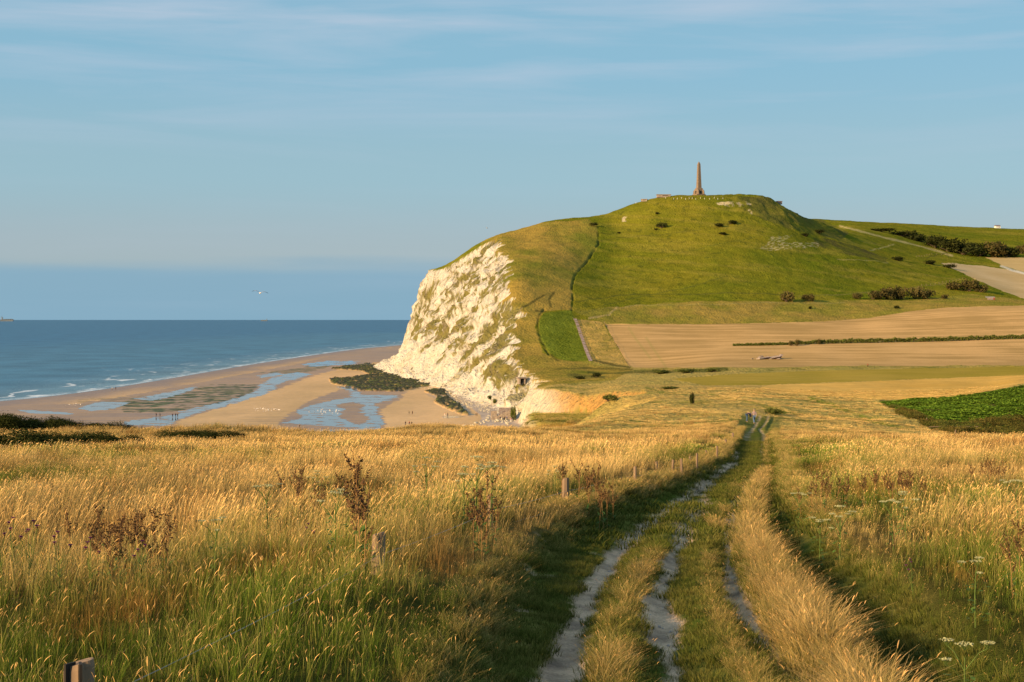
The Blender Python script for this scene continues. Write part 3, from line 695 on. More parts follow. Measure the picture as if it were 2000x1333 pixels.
# crags: push the face in and out, along the line of the cliff
crag = is_c | ((z > bz+1) & (z < h+0.5) & (inl < 90) & (YY > 520) & (z < h-0.01))
wgt = np.where(crag, 1.0, 0.0)*sst(0, 6, h-z)*sst(0, 5, z-bz)
nx = .6*fbm3(XX/13, YY/18, z/9, 4, .55)+.55*fbm3(XX/6+20, YY/8, z/26, 4, .6)
rg = 1-2*np.abs(fbm3(XX/24+5, YY/34, z/30, 2))
amp = np.where(YY > 560, 1.0, .4)
tri = np.abs(((z+arc*.03+2.5*fbm3(XX/20, YY/25, z/15, 2))/4.5) % 1.0-.5)*2
relh = z/np.maximum(h, 5); lowf = sst(.48, .22, relh)*(YY > 600)
nx = nx*(1-.55*lowf)+lowf*.42*fbm3(XX/4.5+7, YY/7, z/60, 3)
nx = nx+.16*(tri-.5)*(1-.6*lowf)*sst(-.1, .3, fbm3(XX/30+9, YY/40, z/30, 2)+.1)
XX2 = XX-wgt*amp*(nx*9.0+rg*2.6-1.0); YY2 = YY-wgt*amp*(nx*3.5+rg*1.5)
z2 = z2+wgt*amp*(fbm3(XX/5, YY/7, z/4+30, 4, .6)*3.2)
colc = colour_cliff(XX, YY, z, bz, h, inl, arc, ppx, ppy)
colb, wet, reef = colour_beach(XX, YY, z, dsea, inl, ppx, ppy)
zb = np.where(is_b, reef*(.5+1.6*np.abs(fbm2(XX/3.0, YY/4.0, 3)))*1.3, 0)
z2 = z2+zb
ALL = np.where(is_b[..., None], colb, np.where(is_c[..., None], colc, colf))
V = np.stack([XX2, YY2, z2], -1).reshape(-1, 3); Fc = grid_faces(*XX.shape)
def fm(m): return m.reshape(-1)[Fc].sum(1) >= 2
fb = fm(is_b); fc = fm(is_c) & ~fb; ff = fm(fld) & ~fb & ~fc
keep = fm((dsea > -140))
yf = YY.reshape(-1)[Fc[:, 0]]; pf = PX.reshape(-1)[Fc[:, 0]]
W_ = wet.reshape(-1); A_ = ALL.reshape(-1, 3)
carve('beach', V, Fc, fb & keep, M_sand, A_, wet=W_)
carve('cliff', V, Fc, fc, M_cliff, A_, smooth=False)
carve('field', V, Fc, ff, M_field, A_)
rest = ~(fb | fc | ff)
carve('ground', V, Fc, rest & (yf < 560), M_hill, A_)
carve('hill', V, Fc, rest & (yf >= 560), M_hill, A_)

# ------------------------------------------------------------------ sea
def water_mat():
    m, nt = new_mat('sea water'); L = nt.links.new
    out = nd(nt, 'ShaderNodeOutputMaterial'); b = nd(nt, 'ShaderNodeBsdfPrincipled'); L(b.outputs[0], out.inputs[0])
    fo = nd(nt, 'ShaderNodeAttribute', attribute_name='albedo'); fr = nd(nt, 'ShaderNodeAttribute', attribute_name='foam')
    geo = nd(nt, 'ShaderNodeNewGeometry'); 
    n1 = nd(nt, 'ShaderNodeTexNoise'); n1.inputs['Scale'].default_value = .25; n1.inputs['Detail'].default_value = 6; n1.inputs['Roughness'].default_value = .6
    mp = nd(nt, 'ShaderNodeMapping'); mp.inputs['Scale'].default_value = (1, .7, 1); L(geo.outputs['Position'], mp.inputs[0]); L(mp.outputs[0], n1.inputs['Vector'])
    n3 = nd(nt, 'ShaderNodeTexNoise'); n3.inputs['Scale'].default_value = .02; n3.inputs['Detail'].default_value = 5; L(mp.outputs[0], n3.inputs['Vector'])
    mr = nd(nt, 'ShaderNodeMapRange'); mr.inputs['From Min'].default_value = .35; mr.inputs['From Max'].default_value = .65; mr.inputs['To Min'].default_value = .8; mr.inputs['To Max'].default_value = 1.2
    L(n3.outputs['Fac'], mr.inputs['Value'])
    sc = nd(nt, 'ShaderNodeVectorMath', operation='SCALE'); L(fo.outputs['Color'], sc.inputs[0]); L(mr.outputs[0], sc.inputs['Scale'])
    mx = nd(nt, 'ShaderNodeMix', data_type='RGBA'); mx.inputs['B'].default_value = (.75, .78, .78, 1)
    L(fr.outputs['Fac'], mx.inputs['Factor']); L(sc.outputs[0], mx.inputs['A']); L(mx.outputs['Result'], b.inputs['Base Color'])
    bp = nd(nt, 'ShaderNodeBump'); bp.inputs['Strength'].default_value = .9; bp.inputs['Distance'].default_value = .9
    L(n1.outputs['Fac'], bp.inputs['Height']); L(bp.outputs[0], b.inputs['Normal'])
    b.inputs['Roughness'].default_value = .45; b.inputs['IOR'].default_value = 1.33; b.inputs['Specular IOR Level'].default_value = .32
    return m
M_sea = water_mat()
pxs = np.concatenate([np.arange(-1500, -60, 60.0), np.arange(-60, 900, 2.5), np.arange(900, 2000, 60.0)])
Ys = np.concatenate([np.arange(300, 2600, 2.6), np.exp(np.linspace(math.log(2603), math.log(90000), 160))])
PX, YY = np.meshgrid(pxs, Ys); XX = (PX-1000)/F*YY
d, s, a = seg_dist(XX, YY, SHORE); d = d*s          # + out to sea
n1 = fbm2(XX/60+3, YY/60, 3); wv = noise2(a/55.0, d/9.0+n1*3); wv2 = noise2(a/28.0+60, d/6.0+n1*4)
foam = sst(14, 1, d+3*n1)*.6*sst(-.5, .3, fbm2(a/30, d/4, 3))+sst(.36, .58, wv)*.8*sst(100, 15, d)*sst(-.05, .2, fbm2(a/40, d/14, 2)+.1)
foam = np.clip(foam+sst(.5, .7, wv2)*sst(150, 25, d)*sst(.1, .35, fbm2(a/70+9, d/30, 2))*.8, 0, 1)*(d > 0)
shal = sst(130, 5, d)
cs = mixc(np.broadcast_to(C(.032,.12,.21), XX.shape+(3,)), np.broadcast_to(C(.13,.22,.26), XX.shape+(3,)), shal*.85)
cs = mixc(cs, np.broadcast_to(C(.055,.155,.225), XX.shape+(3,)), sst(900, 200, d)*(1-shal)*.8)
V = np.stack([XX, YY, .04+0*XX+.12*foam], -1).reshape(-1, 3); Fc = grid_faces(*XX.shape)
keepw = (d.reshape(-1)[Fc] > -6).any(1) & ((YY.reshape(-1)[Fc[:, 0]] > 2600) | (PX.reshape(-1)[Fc[:, 0]] < 900))
me_s = np_mesh('sea', V, Fc[keepw], smooth=True)
add_col(me_s, 'albedo', cs.reshape(-1, 3)); add_f(me_s, 'foam', foam.reshape(-1))
tag(link('sea', me_s, M_sea), kind='structure')
pxs = np.arange(-1400, 3401, 6.0)
Ys = np.concatenate([np.arange(-6, 5, .25), np.exp(np.arange(math.log(5), math.log(131.5), 0.0055))])
PX, YY = np.meshgrid(pxs, Ys); XX = (PX-1000)/F*np.maximum(YY, 9.0)
zn, D = full_z(XX, YY)
zn = zn-.5*sst(129, 131.5, YY)
nb = fbm2(XX/14, YY/22, 3); nm = fbm2(XX/2.5, YY/4, 3); nf = fbm2(XX/.4, YY/.6, 3)
gr = greenness(XX, YY)
c = mixc(mixc(np.broadcast_to(C(.15,.10,.035), XX.shape+(3,)), np.broadcast_to(C(.055,.055,.012), XX.shape+(3,)), gr), np.broadcast_to(GOLD, XX.shape+(3,)), .55*sst(40, 110, YY)*(1-gr*.6))
c, bare = track_colour(c, XX, YY, D)
zn = zn-.03*bare+bare*.012*fbm2(XX/.12, YY/.2, 2)
V = np.stack([XX, YY, zn], -1).reshape(-1, 3)
me_g = np_mesh('ground', V, grid_faces(*XX.shape), smooth=True); add_col(me_g, 'albedo', c.reshape(-1, 3))
tag(link('ground', me_g, M_near), kind='structure')

# ------------------------------------------------------------------ grass
def blade_mat(name, root0, root1, tip0, tip1, trans=.35, rough=.75):
    """tint.x: dry..green   tint.y: brightness   h: 0 root .. 1 tip   sd: seed head"""
    m, nt = new_mat(name); L = nt.links.new
    out = nd(nt, 'ShaderNodeOutputMaterial')
    tint = nd(nt, 'ShaderNodeAttribute', attribute_name='tint', attribute_type='INSTANCER')
    hh = nd(nt, 'ShaderNodeAttribute', attribute_name='h')
    sep = nd(nt, 'ShaderNodeSeparateXYZ'); L(tint.outputs['Vector'], sep.inputs[0])
    sh = nd(nt, 'ShaderNodeSeparateXYZ'); L(hh.outputs['Vector'], sh.inputs[0])
    def mix(a, b, f):
        n = nd(nt, 'ShaderNodeMix', data_type='RGBA')
        for k, s in (('A', a), ('B', b)):
            if isinstance(s, tuple): n.inputs[k].default_value = s+(1,)
            else: L(s, n.inputs[k])
        L(f, n.inputs['Factor']); return n.outputs['Result']
    gv = nd(nt, 'ShaderNodeMath', operation='ADD', use_clamp=True)     # per blade variation of greenness
    vv = nd(nt, 'ShaderNodeMath', operation='MULTIPLY_ADD'); vv.inputs[1].default_value = .7; vv.inputs[2].default_value = -.35
    L(sh.outputs['Y'], vv.inputs[0]); L(vv.outputs[0], gv.inputs[0]); L(sep.outputs['X'], gv.inputs[1])
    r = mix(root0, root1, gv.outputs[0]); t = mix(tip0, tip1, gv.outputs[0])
    c = mix(r, t, sh.outputs['X'])  # root-to-tip colour; roots darkened to paint in the shade between stems
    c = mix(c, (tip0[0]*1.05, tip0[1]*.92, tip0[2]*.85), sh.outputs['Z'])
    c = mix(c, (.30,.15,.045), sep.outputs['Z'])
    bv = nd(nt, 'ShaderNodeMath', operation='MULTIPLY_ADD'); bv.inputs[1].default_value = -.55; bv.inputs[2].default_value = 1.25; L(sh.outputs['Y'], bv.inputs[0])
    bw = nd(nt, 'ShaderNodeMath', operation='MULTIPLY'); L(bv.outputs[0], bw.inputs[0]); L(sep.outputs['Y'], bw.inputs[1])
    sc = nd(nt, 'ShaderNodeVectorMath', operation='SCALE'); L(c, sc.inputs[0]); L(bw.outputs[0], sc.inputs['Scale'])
    d = nd(nt, 'ShaderNodeBsdfDiffuse'); tr = nd(nt, 'ShaderNodeBsdfTranslucent'); ms = nd(nt, 'ShaderNodeMixShader'); ms.inputs[0].default_value = trans
    L(sc.outputs[0], d.inputs[0]); L(sc.outputs[0], tr.inputs[0]); L(d.outputs[0], ms.inputs[1]); L(tr.outputs[0], ms.inputs[2]); L(ms.outputs[0], out.inputs[0])
    return m
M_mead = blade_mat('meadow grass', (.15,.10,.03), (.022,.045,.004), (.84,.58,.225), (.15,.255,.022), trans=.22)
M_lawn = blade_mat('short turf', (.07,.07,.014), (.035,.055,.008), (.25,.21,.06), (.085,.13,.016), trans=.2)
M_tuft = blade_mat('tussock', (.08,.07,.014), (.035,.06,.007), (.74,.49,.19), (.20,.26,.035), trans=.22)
M_scrub = blade_mat('bramble leaf', (.05,.042,.012), (.04,.05,.012), (.17,.115,.03), (.09,.11,.02))
M_beet = blade_mat('beet leaf', (.05,.10,.010), (.04,.09,.010), (.22,.31,.03), (.16,.27,.025), trans=.3)

def blades(n, r, h0, h1, w, lean=.35, wind=.25, seed=0.0, segs=3, droop=.5, sd=1):
    """n blades in a tuft of radius r; returns mesh arrays"""
    g = np.random.default_rng(sd); V = []; Fq = []; A = []
    for i in range(n):
        a = g.uniform(0, 2*np.pi); q = r*np.sqrt(g.uniform()); bx, by = q*np.cos(a), q*np.sin(a)
        hgt = g.uniform(h0, h1); la = a+g.normal()*.6; ln = lean*g.uniform(.2, 1)*hgt
        dx, dy = np.cos(la)*ln+wind*hgt*g.uniform(.5, 1.3), np.sin(la)*ln
        fa = g.uniform(0, np.pi); fx, fy = np.cos(fa), np.sin(fa)
        isseed = g.uniform() < seed; ww = w*g.uniform(.7, 1.3)*(.6 if isseed else 1); var = g.uniform()
        base = len(V)
        hs = np.linspace(0, 1, segs+1)
        for k, t in enumerate(hs):
            cx = bx+dx*t**1.7; cy = by+dy*t**1.7; cz = hgt*(t-droop*.25*t**3)
            wd = ww*(1-t*.85) if not isseed else ww*.55
            V.append((cx-fx*wd/2, cy-fy*wd/2, cz)); V.append((cx+fx*wd/2, cy+fy*wd/2, cz)); A += [(t, var, 0)]*2
            if k: b = base+2*k; Fq.append((b-2, b-1, b+1, b))
        if isseed:       # flower head: slim spindle that nods down wind
            x0, y0, z0 = bx+dx, by+dy, hgt*(1-droop*.25); L_ = hgt*g.uniform(.14, .24); b = len(V)
            ex, ey = dx/(abs(dx)+abs(dy)+1e-6), dy/(abs(dx)+abs(dy)+1e-6)
            for t, wd in ((0, ww*.8), (.3, ww*2.0), (.75, ww*1.5), (1, ww*.3)):
                px_, py_, pz_ = x0+ex*L_*t*.55, y0+ey*L_*t*.55, z0+L_*t*(.85-.45*t)
                V.append((px_-fx*wd/2, py_-fy*wd/2, pz_)); V.append((px_+fx*wd/2, py_+fy*wd/2, pz_)); A += [(1, var, 1)]*2
            for k in range(3): Fq.append((b+2*k, b+2*k+1, b+2*k+3, b+2*k+2))
    return np.array(V), np.array(Fq), np.array(A)
def tuft_objs(name, mat, variants):
    col = bpy.data.collections.new(name)
    for (V, Fq, A) in variants:
        me = np_mesh(name, V, Fq); add_col(me, 'h', A); me.materials.append(mat)
        col.objects.link(bpy.data.objects.new(name, me))
    return col
_ng = {}
def scatter(name, col, P, rot, scl, idx, tint, label, cat):
    me = bpy.data.meshes.new(name); me.vertices.add(len(P)); me.vertices.foreach_set('co', np.ascontiguousarray(P, np.float32).ravel())
    for nme, dat in (('rot', rot), ('tint', tint), ('scl', scl)):
        a = me.attributes.new(nme, 'FLOAT_VECTOR', 'POINT'); a.data.foreach_set('vector', np.ascontiguousarray(dat, np.float32).ravel())
    a = me.attributes.new('idx', 'INT', 'POINT'); a.data.foreach_set('value', np.ascontiguousarray(idx, np.int32))
    o = bpy.data.objects.new(name, me); COL.objects.link(o)
    g = bpy.data.node_groups.new(name, 'GeometryNodeTree')
    g.interface.new_socket('Geometry', in_out='INPUT', socket_type='NodeSocketGeometry'); g.interface.new_socket('Geometry', in_out='OUTPUT', socket_type='NodeSocketGeometry')
    gi = g.nodes.new('NodeGroupInput'); go = g.nodes.new('NodeGroupOutput'); m2 = g.nodes.new('GeometryNodeMeshToPoints')
    ip = g.nodes.new('GeometryNodeInstanceOnPoints'); ci = g.nodes.new('GeometryNodeCollectionInfo')
    ci.inputs['Collection'].default_value = col; ci.inputs['Separate Children'].default_value = True; ci.inputs['Reset Children'].default_value = True
    ip.inputs['Pick Instance'].default_value = True
    def na(n, t):
        q = g.nodes.new('GeometryNodeInputNamedAttribute'); q.data_type = t; q.inputs['Name'].default_value = n; return q.outputs['Attribute']
    e2r = g.nodes.new('FunctionNodeEulerToRotation')
    L = g.links.new
    L(gi.outputs[0], m2.inputs['Mesh']); L(m2.outputs[0], ip.inputs['Points']); L(ci.outputs[0], ip.inputs['Instance'])
    L(na('idx', 'INT'), ip.inputs['Instance Index']); L(na('rot', 'FLOAT_VECTOR'), e2r.inputs[0]); L(e2r.outputs[0], ip.inputs['Rotation']); L(na('scl', 'FLOAT_VECTOR'), ip.inputs['Scale'])
    L(ip.outputs[0], go.inputs[0])
    md = o.modifiers.new('scatter', 'NODES'); md.node_group = g
    tag(o, label, cat, kind='stuff'); return o
def sample(y0, y1, dens, px0=-420, px1=2350, g=rng):
    """even scatter per square metre over the wedge of ground between two distances"""
    w = (px1-px0)/F; area = w*(y1*y1-y0*y0)/2; n = int(area*dens)
    Y = np.sqrt(g.uniform(y0*y0, y1*y1, n)); X = (g.uniform(px0, px1, n)-1000)/F*Y
    return X, Y
QG = 1.0
# tall meadow grass: near, middle, far
V1 = [blades(18, .10, .30, .66, .0065, .34, .14, .16, 4, .6, s) for s in range(3)]+[blades(6, .14, .70, 1.0, .0055, .24, .14, .8, 5, .4, 5+q) for q in range(2)]+[blades(22, .10, .20, .44, .006, .5, .10, .03, 3, .8, 10+s) for s in range(2)]
V2 = [blades(24, .24, .34, .76, .012, .32, .16, .26, 3, .5, 20+s) for s in range(4)]
V3 = [blades(34, .60, .40, .75, .036, .30, .22, .35, 2, .5, 30+s) for s in range(4)]
V4 = [blades(40, 1.5, .50, .95, .075, .30, .25, .25, 2, .5, 40+s) for s in range(3)]
def meadow(name, col, nv, y0, y1, dens, hs, label, y_min_scale=1.0):
    X, Y = sample(y0, y1, dens*QG, *((-1100, 3300) if y1 <= 20 else (-520, 2750) if y1 < 60 else (-420, 2400)))
    z, D = full_z(X, Y)
    xl, xr = D['xl'], D['xr']
    mg = .9*sst(120, 140, Y)
    out = (X < xl-.05-mg+.15*noise2(Y/.8, X)) | (X > xr-.15+mg+.2*noise2(Y/.8, X+5)) | (Y > 205)
    bzz, ds = beach_z(X, Y)
    ok = out & (z-bzz > .6) & (z > land(X, Y)[2]-1.2)
    px, py = proj(X, Y, z)
    if y1 > 200:
        ok &= ~((Y > 200) & in_poly(px, py, [(1715,785),(1870,776),(2010,752),(2950,700),(2950,860),(2000,884),(1940,870),(1880,848),(1820,838),(1780,815)]))
        ok &= py > 757+6*noise2(X/9, Y/12)
    clump = fbm2(X/1.1, Y/1.5, 2)
    ok &= (rng.uniform(size=X.shape) < np.clip(.75+1.2*clump, .25, 1))
    X, Y, z = X[ok], Y[ok], z[ok]
    gg = greenness(X, Y)
    edge = np.minimum(np.abs(X-xat(EDGE_L, Y)), np.abs(X-xat(EDGE_R, Y)))
    s = hs*(.72+.45*fbm2(X/5, Y/7, 2)+rng.normal(size=X.shape)*.10)*(.42+.58*sst(0, .9+.03*Y, edge))*(1-.35*sst(50, 110, Y))
    s = s*(.85+.15*sst(0, 1, 1-gg))
    s = np.clip(s, .3*hs, 1.4*hs)
    br = np.clip(.95+.45*fbm2(X/3, Y/4, 2)+.35*fbm2(X/14+8, Y/9, 3)+rng.normal(size=X.shape)*.14, .35, 1.5)
    rust = sst(.16, .42, fbm2(X/2.2+50, Y/4.5, 3))*.75
    br = br*(1-.14*sst(55, 110, Y)) if y1 < 200 else br*1.18
    tint = np.stack([np.clip(gg*.95+rng.normal(size=X.shape)*.14, 0, 1), br, rust], 1)
    rot = np.stack([rng.normal(size=X.shape)*.08, rng.normal(size=X.shape)*.08, rng.normal(size=X.shape)*.55], 1)
    P = np.stack([X, Y, z-.02], 1)
    return scatter(name, col, P, rot, np.stack([s, s, s], 1), rng.integers(0, nv, len(X)), tint, label, 'grass')
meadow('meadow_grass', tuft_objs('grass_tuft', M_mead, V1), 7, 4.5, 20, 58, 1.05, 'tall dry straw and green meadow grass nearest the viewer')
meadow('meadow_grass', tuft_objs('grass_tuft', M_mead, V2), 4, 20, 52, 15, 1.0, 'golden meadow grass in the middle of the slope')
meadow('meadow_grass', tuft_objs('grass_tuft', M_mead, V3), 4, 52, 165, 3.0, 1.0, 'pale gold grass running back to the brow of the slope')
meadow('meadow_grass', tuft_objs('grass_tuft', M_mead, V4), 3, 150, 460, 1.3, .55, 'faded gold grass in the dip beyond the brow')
# short turf on the track
VT = [blades(26, .10, .03, .085, .006, .7, .05, 0, 2, .6, 50+s) for s in range(3)]
VU = [blades(26, .22, .04, .11, .014, .8, .05, 0, 2, .6, 60+s) for s in range(3)]
def turf_sc(y0, y1, dens, vs, hs):
    X, Y = sample(y0, y1, dens*QG, 820, 2050)
    z, D = full_z(X, Y); ml, mm, mr_, mp = rut_masks(X, Y, D)
    ok = (D['inn'] > .35) & (np.maximum(np.maximum(ml, mm), np.maximum(mr_, mp)) < .4)
    X, Y, z = X[ok], Y[ok], z[ok]
    dry = np.clip(.55-.5*fbm2(X/.7, Y/1.1, 3)-.35*fbm2(X/.2, Y/.3, 2), 0, 1)
    s = hs*np.clip(1+.8*fbm2(X/.5+7, Y/.8, 2), .5, 2.2)
    tint = np.stack([dry, .95+.2*rng.normal(size=X.shape).clip(-1, 1), 0*X], 1)
    rot = np.stack([0*X, 0*X, rng.uniform(0, 6.28, len(X))], 1)
    scatter('track_turf', tuft_objs('turf_tuft', M_lawn, vs), np.stack([X, Y, z-.005], 1), rot, np.stack([s, s, s], 1), rng.integers(0, 3, len(X)), tint,
            'short trodden turf between the wheel ruts', 'grass')
turf_sc(6, 22, 170, VT, 1.0)
turf_sc(22, 90, 22, VU, 1.1)
# shaggy tussocks along the ridges of the track
VS = [blades(54, .11, .12, .42, .0050, 1.25, .16, .15, 4, .9, 70+s) for s in range(5)]
VR = [blades(50, .18, .14, .42, .012, 1.1, .18, .12, 3, .9, 80+s) for s in range(3)]
def tuss(P, half, y0, y1, per_m, hs, vs, gcut=-1.0, dry=.15):
    g = rng; n = int((y1-y0)*per_m); Y = g.uniform(y0, y1, n)
    if y1 > 3*y0: Y = y0*(y1/y0)**g.uniform(size=n)
    X = xat(P, Y)+g.uniform(-1, 1, n)*half*(1+.3*noise2(Y/1.5, 0*Y))
    k = noise2(Y/1.3+P[0, 0]*7, X*.7) > gcut
    X, Y = X[k], Y[k]; z, D = full_z(X, Y)
    off = 1-np.abs(X-xat(P, Y))/half*.55
    s = hs*off*np.clip(1+.65*noise2(Y/1.3+3, X*1.5)+g.normal(size=X.shape)*.2, .4, 1.6)
    tint = np.stack([np.clip(dry+.25*noise2(Y/2.0, X*2)+.2*(1-off)*2+g.normal(size=X.shape)*.1, 0, 1), .95+.12*g.normal(size=X.shape), 0*X], 1)
    rot = np.stack([0*X, 0*X, g.normal(size=X.shape)*1.1], 1)
    return np.stack([X, Y, z-.01], 1), rot, np.stack([s, s, s*1.05], 1), tint
def tuss_go(args, vs, label):
    R = [tuss(*a) for a in args]; P, r, s, t = (np.concatenate([q[i] for q in R]) for i in range(4))
    scatter('tussock_grass', tuft_objs('tussock', M_tuft, vs), P, r, s, rng.integers(0, len(vs), len(P)), t, label, 'grass')
tuss_go([(TUS_1, .19, 6, 20, 26, .62, VS, -.22, .25), (TUS_2, .15, 6, 24, 22, .46, VS, -.02, .35), (TUS_3, .34, 6, 24, 58, .92, VS, -2, .12),
         (EDGE_L, .35, 6, 24, 26, .62, VS, -.3, .45)], VS, 'shaggy blond tussocks on the ridges between the near ruts')
tuss_go([(TUS_2, .16, 24, 50, 6, .5, VR, -.1, .3), (TUS_3, .26, 24, 50, 14, .72, VR, -2, .15), (TUS_3, .2, 50, 120, 5, .5, VR, -2, .15), (EDGE_L-np.array([.25,0]), .4, 24, 150, 22, .65, VR, -2, .35), (EDGE_R+np.array([.3,0]), .4, 24, 150, 16, .6, VR, -2, .5)],
        VR, 'coarse tussocks lining the track as it runs downhill')
# ------------------------------------------------------------------ plain materials for things
def mat(name, col, rough=.85, amp=.25, scale=8.0, bump=.2, spec=.2, metal=0.0, col2=None, stretch=(1,1,1), trans=0):
    m, nt = new_mat(name); L = nt.links.new
    out = nd(nt, 'ShaderNodeOutputMaterial'); b = nd(nt, 'ShaderNodeBsdfPrincipled'); L(b.outputs[0], out.inputs[0])
    tc = nd(nt, 'ShaderNodeTexCoord'); mp = nd(nt, 'ShaderNodeMapping'); mp.inputs['Scale'].default_value = stretch; L(tc.outputs['Object'], mp.inputs[0])
    n = nd(nt, 'ShaderNodeTexNoise'); n.inputs['Scale'].default_value = scale; n.inputs['Detail'].default_value = 6; L(mp.outputs[0], n.inputs['Vector'])
    c2 = col2 or tuple(v*(1-amp*1.6) for v in col)
    mr = nd(nt, 'ShaderNodeMapRange'); mr.inputs['From Min'].default_value = .3; mr.inputs['From Max'].default_value = .7; L(n.outputs['Fac'], mr.inputs['Value'])
    mx = nd(nt, 'ShaderNodeMix', data_type='RGBA'); mx.inputs['A'].default_value = c2+(1,); mx.inputs['B'].default_value = tuple(min(v*(1+amp), .95) for v in col)+(1,)
    L(mr.outputs[0], mx.inputs['Factor']); L(mx.outputs['Result'], b.inputs['Base Color'])
    b.inputs['Roughness'].default_value = rough; b.inputs['Specular IOR Level'].default_value = spec; b.inputs['Metallic'].default_value = metal
    if bump:
        bp = nd(nt, 'ShaderNodeBump'); bp.inputs['Strength'].default_value = bump; bp.inputs['Distance'].default_value = .05
        L(n.outputs['Fac'], bp.inputs['Height']); L(bp.outputs[0], b.inputs['Normal'])
    return m
class MB:
    def __init__(s): s.bm = bmesh.new()
    def hexa(s, P):
        v = [s.bm.verts.new(p) for p in P]
        for f in ((0,3,2,1),(4,5,6,7),(0,1,5,4),(1,2,6,5),(2,3,7,6),(3,0,4,7)): s.bm.faces.new([v[i] for i in f])
    def box(s, c, d, rz=0.0, top=1.0, ty=None):
        x, y, z = d[0]/2, d[1]/2, d[2]/2; ty = top if ty is None else ty
        P = [(-x,-y,-z),(x,-y,-z),(x,y,-z),(-x,y,-z),(-x*top,-y*ty,z),(x*top,-y*ty,z),(x*top,y*ty,z),(-x*top,y*ty,z)]
        ca, sa = math.cos(rz), math.sin(rz)
        s.hexa([(c[0]+p[0]*ca-p[1]*sa, c[1]+p[0]*sa+p[1]*ca, c[2]+p[2]) for p in P])
    def tube(s, P, R, n=8, cap=True):
        P = [Vector(p) for p in P]; rings = []
        if not hasattr(R, '__len__'): R = [R]*len(P)
        for i, p in enumerate(P):
            d = (P[min(i+1, len(P)-1)]-P[max(i-1, 0)]).normalized()
            a = d.orthogonal().normalized() if abs(d.z) < .999 else Vector((1, 0, 0)); b = d.cross(a)
            if i and rings: 
                a = (pa-d*pa.dot(d)).normalized(); b = d.cross(a)
            pa = a
            rings.append([s.bm.verts.new(p+(a*math.cos(t)+b*math.sin(t))*R[i]) for t in [2*math.pi*k/n for k in range(n)]])
        for r0, r1 in zip(rings, rings[1:]):
            for k in range(n): s.bm.faces.new([r0[k], r0[(k+1) % n], r1[(k+1) % n], r1[k]])
        if cap: s.bm.faces.new(rings[0][::-1]); s.bm.faces.new(rings[-1])
    def poly(s, P): s.bm.faces.new([s.bm.verts.new(p) for p in P])
    def build(s, name, m, parent=None, smooth=False, bevel=0):
        bmesh.ops.recalc_face_normals(s.bm, faces=s.bm.faces)
        if bevel: bmesh.ops.bevel(s.bm, geom=list(s.bm.edges), offset=bevel, segments=1, affect='EDGES')
        me = bpy.data.meshes.new(name); s.bm.to_mesh(me); s.bm.free(); me.materials.append(m)
        if smooth: me.shade_smooth()
        o = bpy.data.objects.new(name, me); COL.objects.link(o)
        if parent is not None: o.parent = parent
        return o
def m_per_px(Y): return Y/F

M_stone = mat('monument stone', (.215,.155,.105), scale=.8, amp=.18)
M_dark = mat('dark opening', (.03,.025,.02), amp=.1, bump=0)  # near-black, painted in for the shade within openings and splits
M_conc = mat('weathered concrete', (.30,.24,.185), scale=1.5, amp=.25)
M_concd = mat('darker concrete', (.25,.20,.18), scale=1.5, amp=.3)  # a darker, greyer tone of the concrete
M_wood = mat('grey timber post', (.24,.165,.10), scale=9, amp=.4, stretch=(1,1,.12), bump=.7, col2=(.12,.085,.06))
M_wire = mat('galvanised wire', (.30,.29,.27), rough=.5, amp=.1, bump=0, metal=.6)
M_white = mat('white paint', (.72,.70,.64), amp=.08, bump=0)
M_bark = mat('twig bark', (.10,.07,.045), scale=4)

# ------------------------------------------------------------------ the obelisk on the summit
ox, oy, oz = ground_at(1365, 383, 1100, 1260)
T = empty('obelisk', (ox, 1222.0, zat((1365-1000)/F*1222.0, 1222.0)-.4), math.radians(24))
T.location.x = (1365-1000)/F*1222.0
tag(T, 'tall tapering stone obelisk standing alone on the summit of the green hill', 'monument')
b = MB(); b.box((0,0,.35),(9.0,9.0,.7)); b.box((0,0,.95),(8.2,8.2,.5)); b.build('plinth', M_stone, T)
b = MB(); b.box((0,0,3.5),(6.3,6.3,4.6), top=.80); b.box((0,0,6.15),(5.1,5.1,.7), top=.82); b.build('base', M_stone, T)
for sx, sy in ((1,1),(1,-1),(-1,1),(-1,-1)):
    b = MB(); b.box((sx*2.7, sy*2.7, 2.75),(2.0,2.0,3.1), math.radians(45), top=.8); b.box((sx*2.5, sy*2.5, 4.8),(1.5,1.5,1.0), math.radians(45), top=.35); b.build('buttress', M_stone, T)
for k in range(4):
    a = k*math.pi/2; b = MB(); b.box((math.cos(a)*3.02, math.sin(a)*3.02, 2.75),(1.15,.5,2.3), a+math.pi/2); b.build('doorway', M_dark, T)
b = MB(); b.box((0,0,16.9),(3.4,3.4,20.8), top=.58); b.build('shaft', M_stone, T)
b = MB(); b.box((0,0,28.35),(1.96,1.96,2.1), top=.08); b.build('pyramid_cap', M_stone, T)

# white marker posts below the monument
b = MB(); b.tube([(0,0,-.3),(0,0,1.25)], .13, 6); post0 = b.build('marker_post', M_white)
for i, px in enumerate([1242,1262,1300,1316,1323,1331,1339,1346,1352,1359,1368,1376,1386,1395,1402,1412]):
    py = 389.5+1.2*math.sin(i*2.3)-abs(px-1350)*.004
    X, Y, Z = ground_at(px, py if px > 1290 else 398 if px < 1250 else 394, 1000, 1300)
    o = post0 if i == 0 else post0.copy()
    if i: COL.objects.link(o)
    o.location = (X, Y, Z)
    tag(o, 'short white marker post in the row on the turf just below the obelisk', 'post', 'white marker posts below the obelisk')

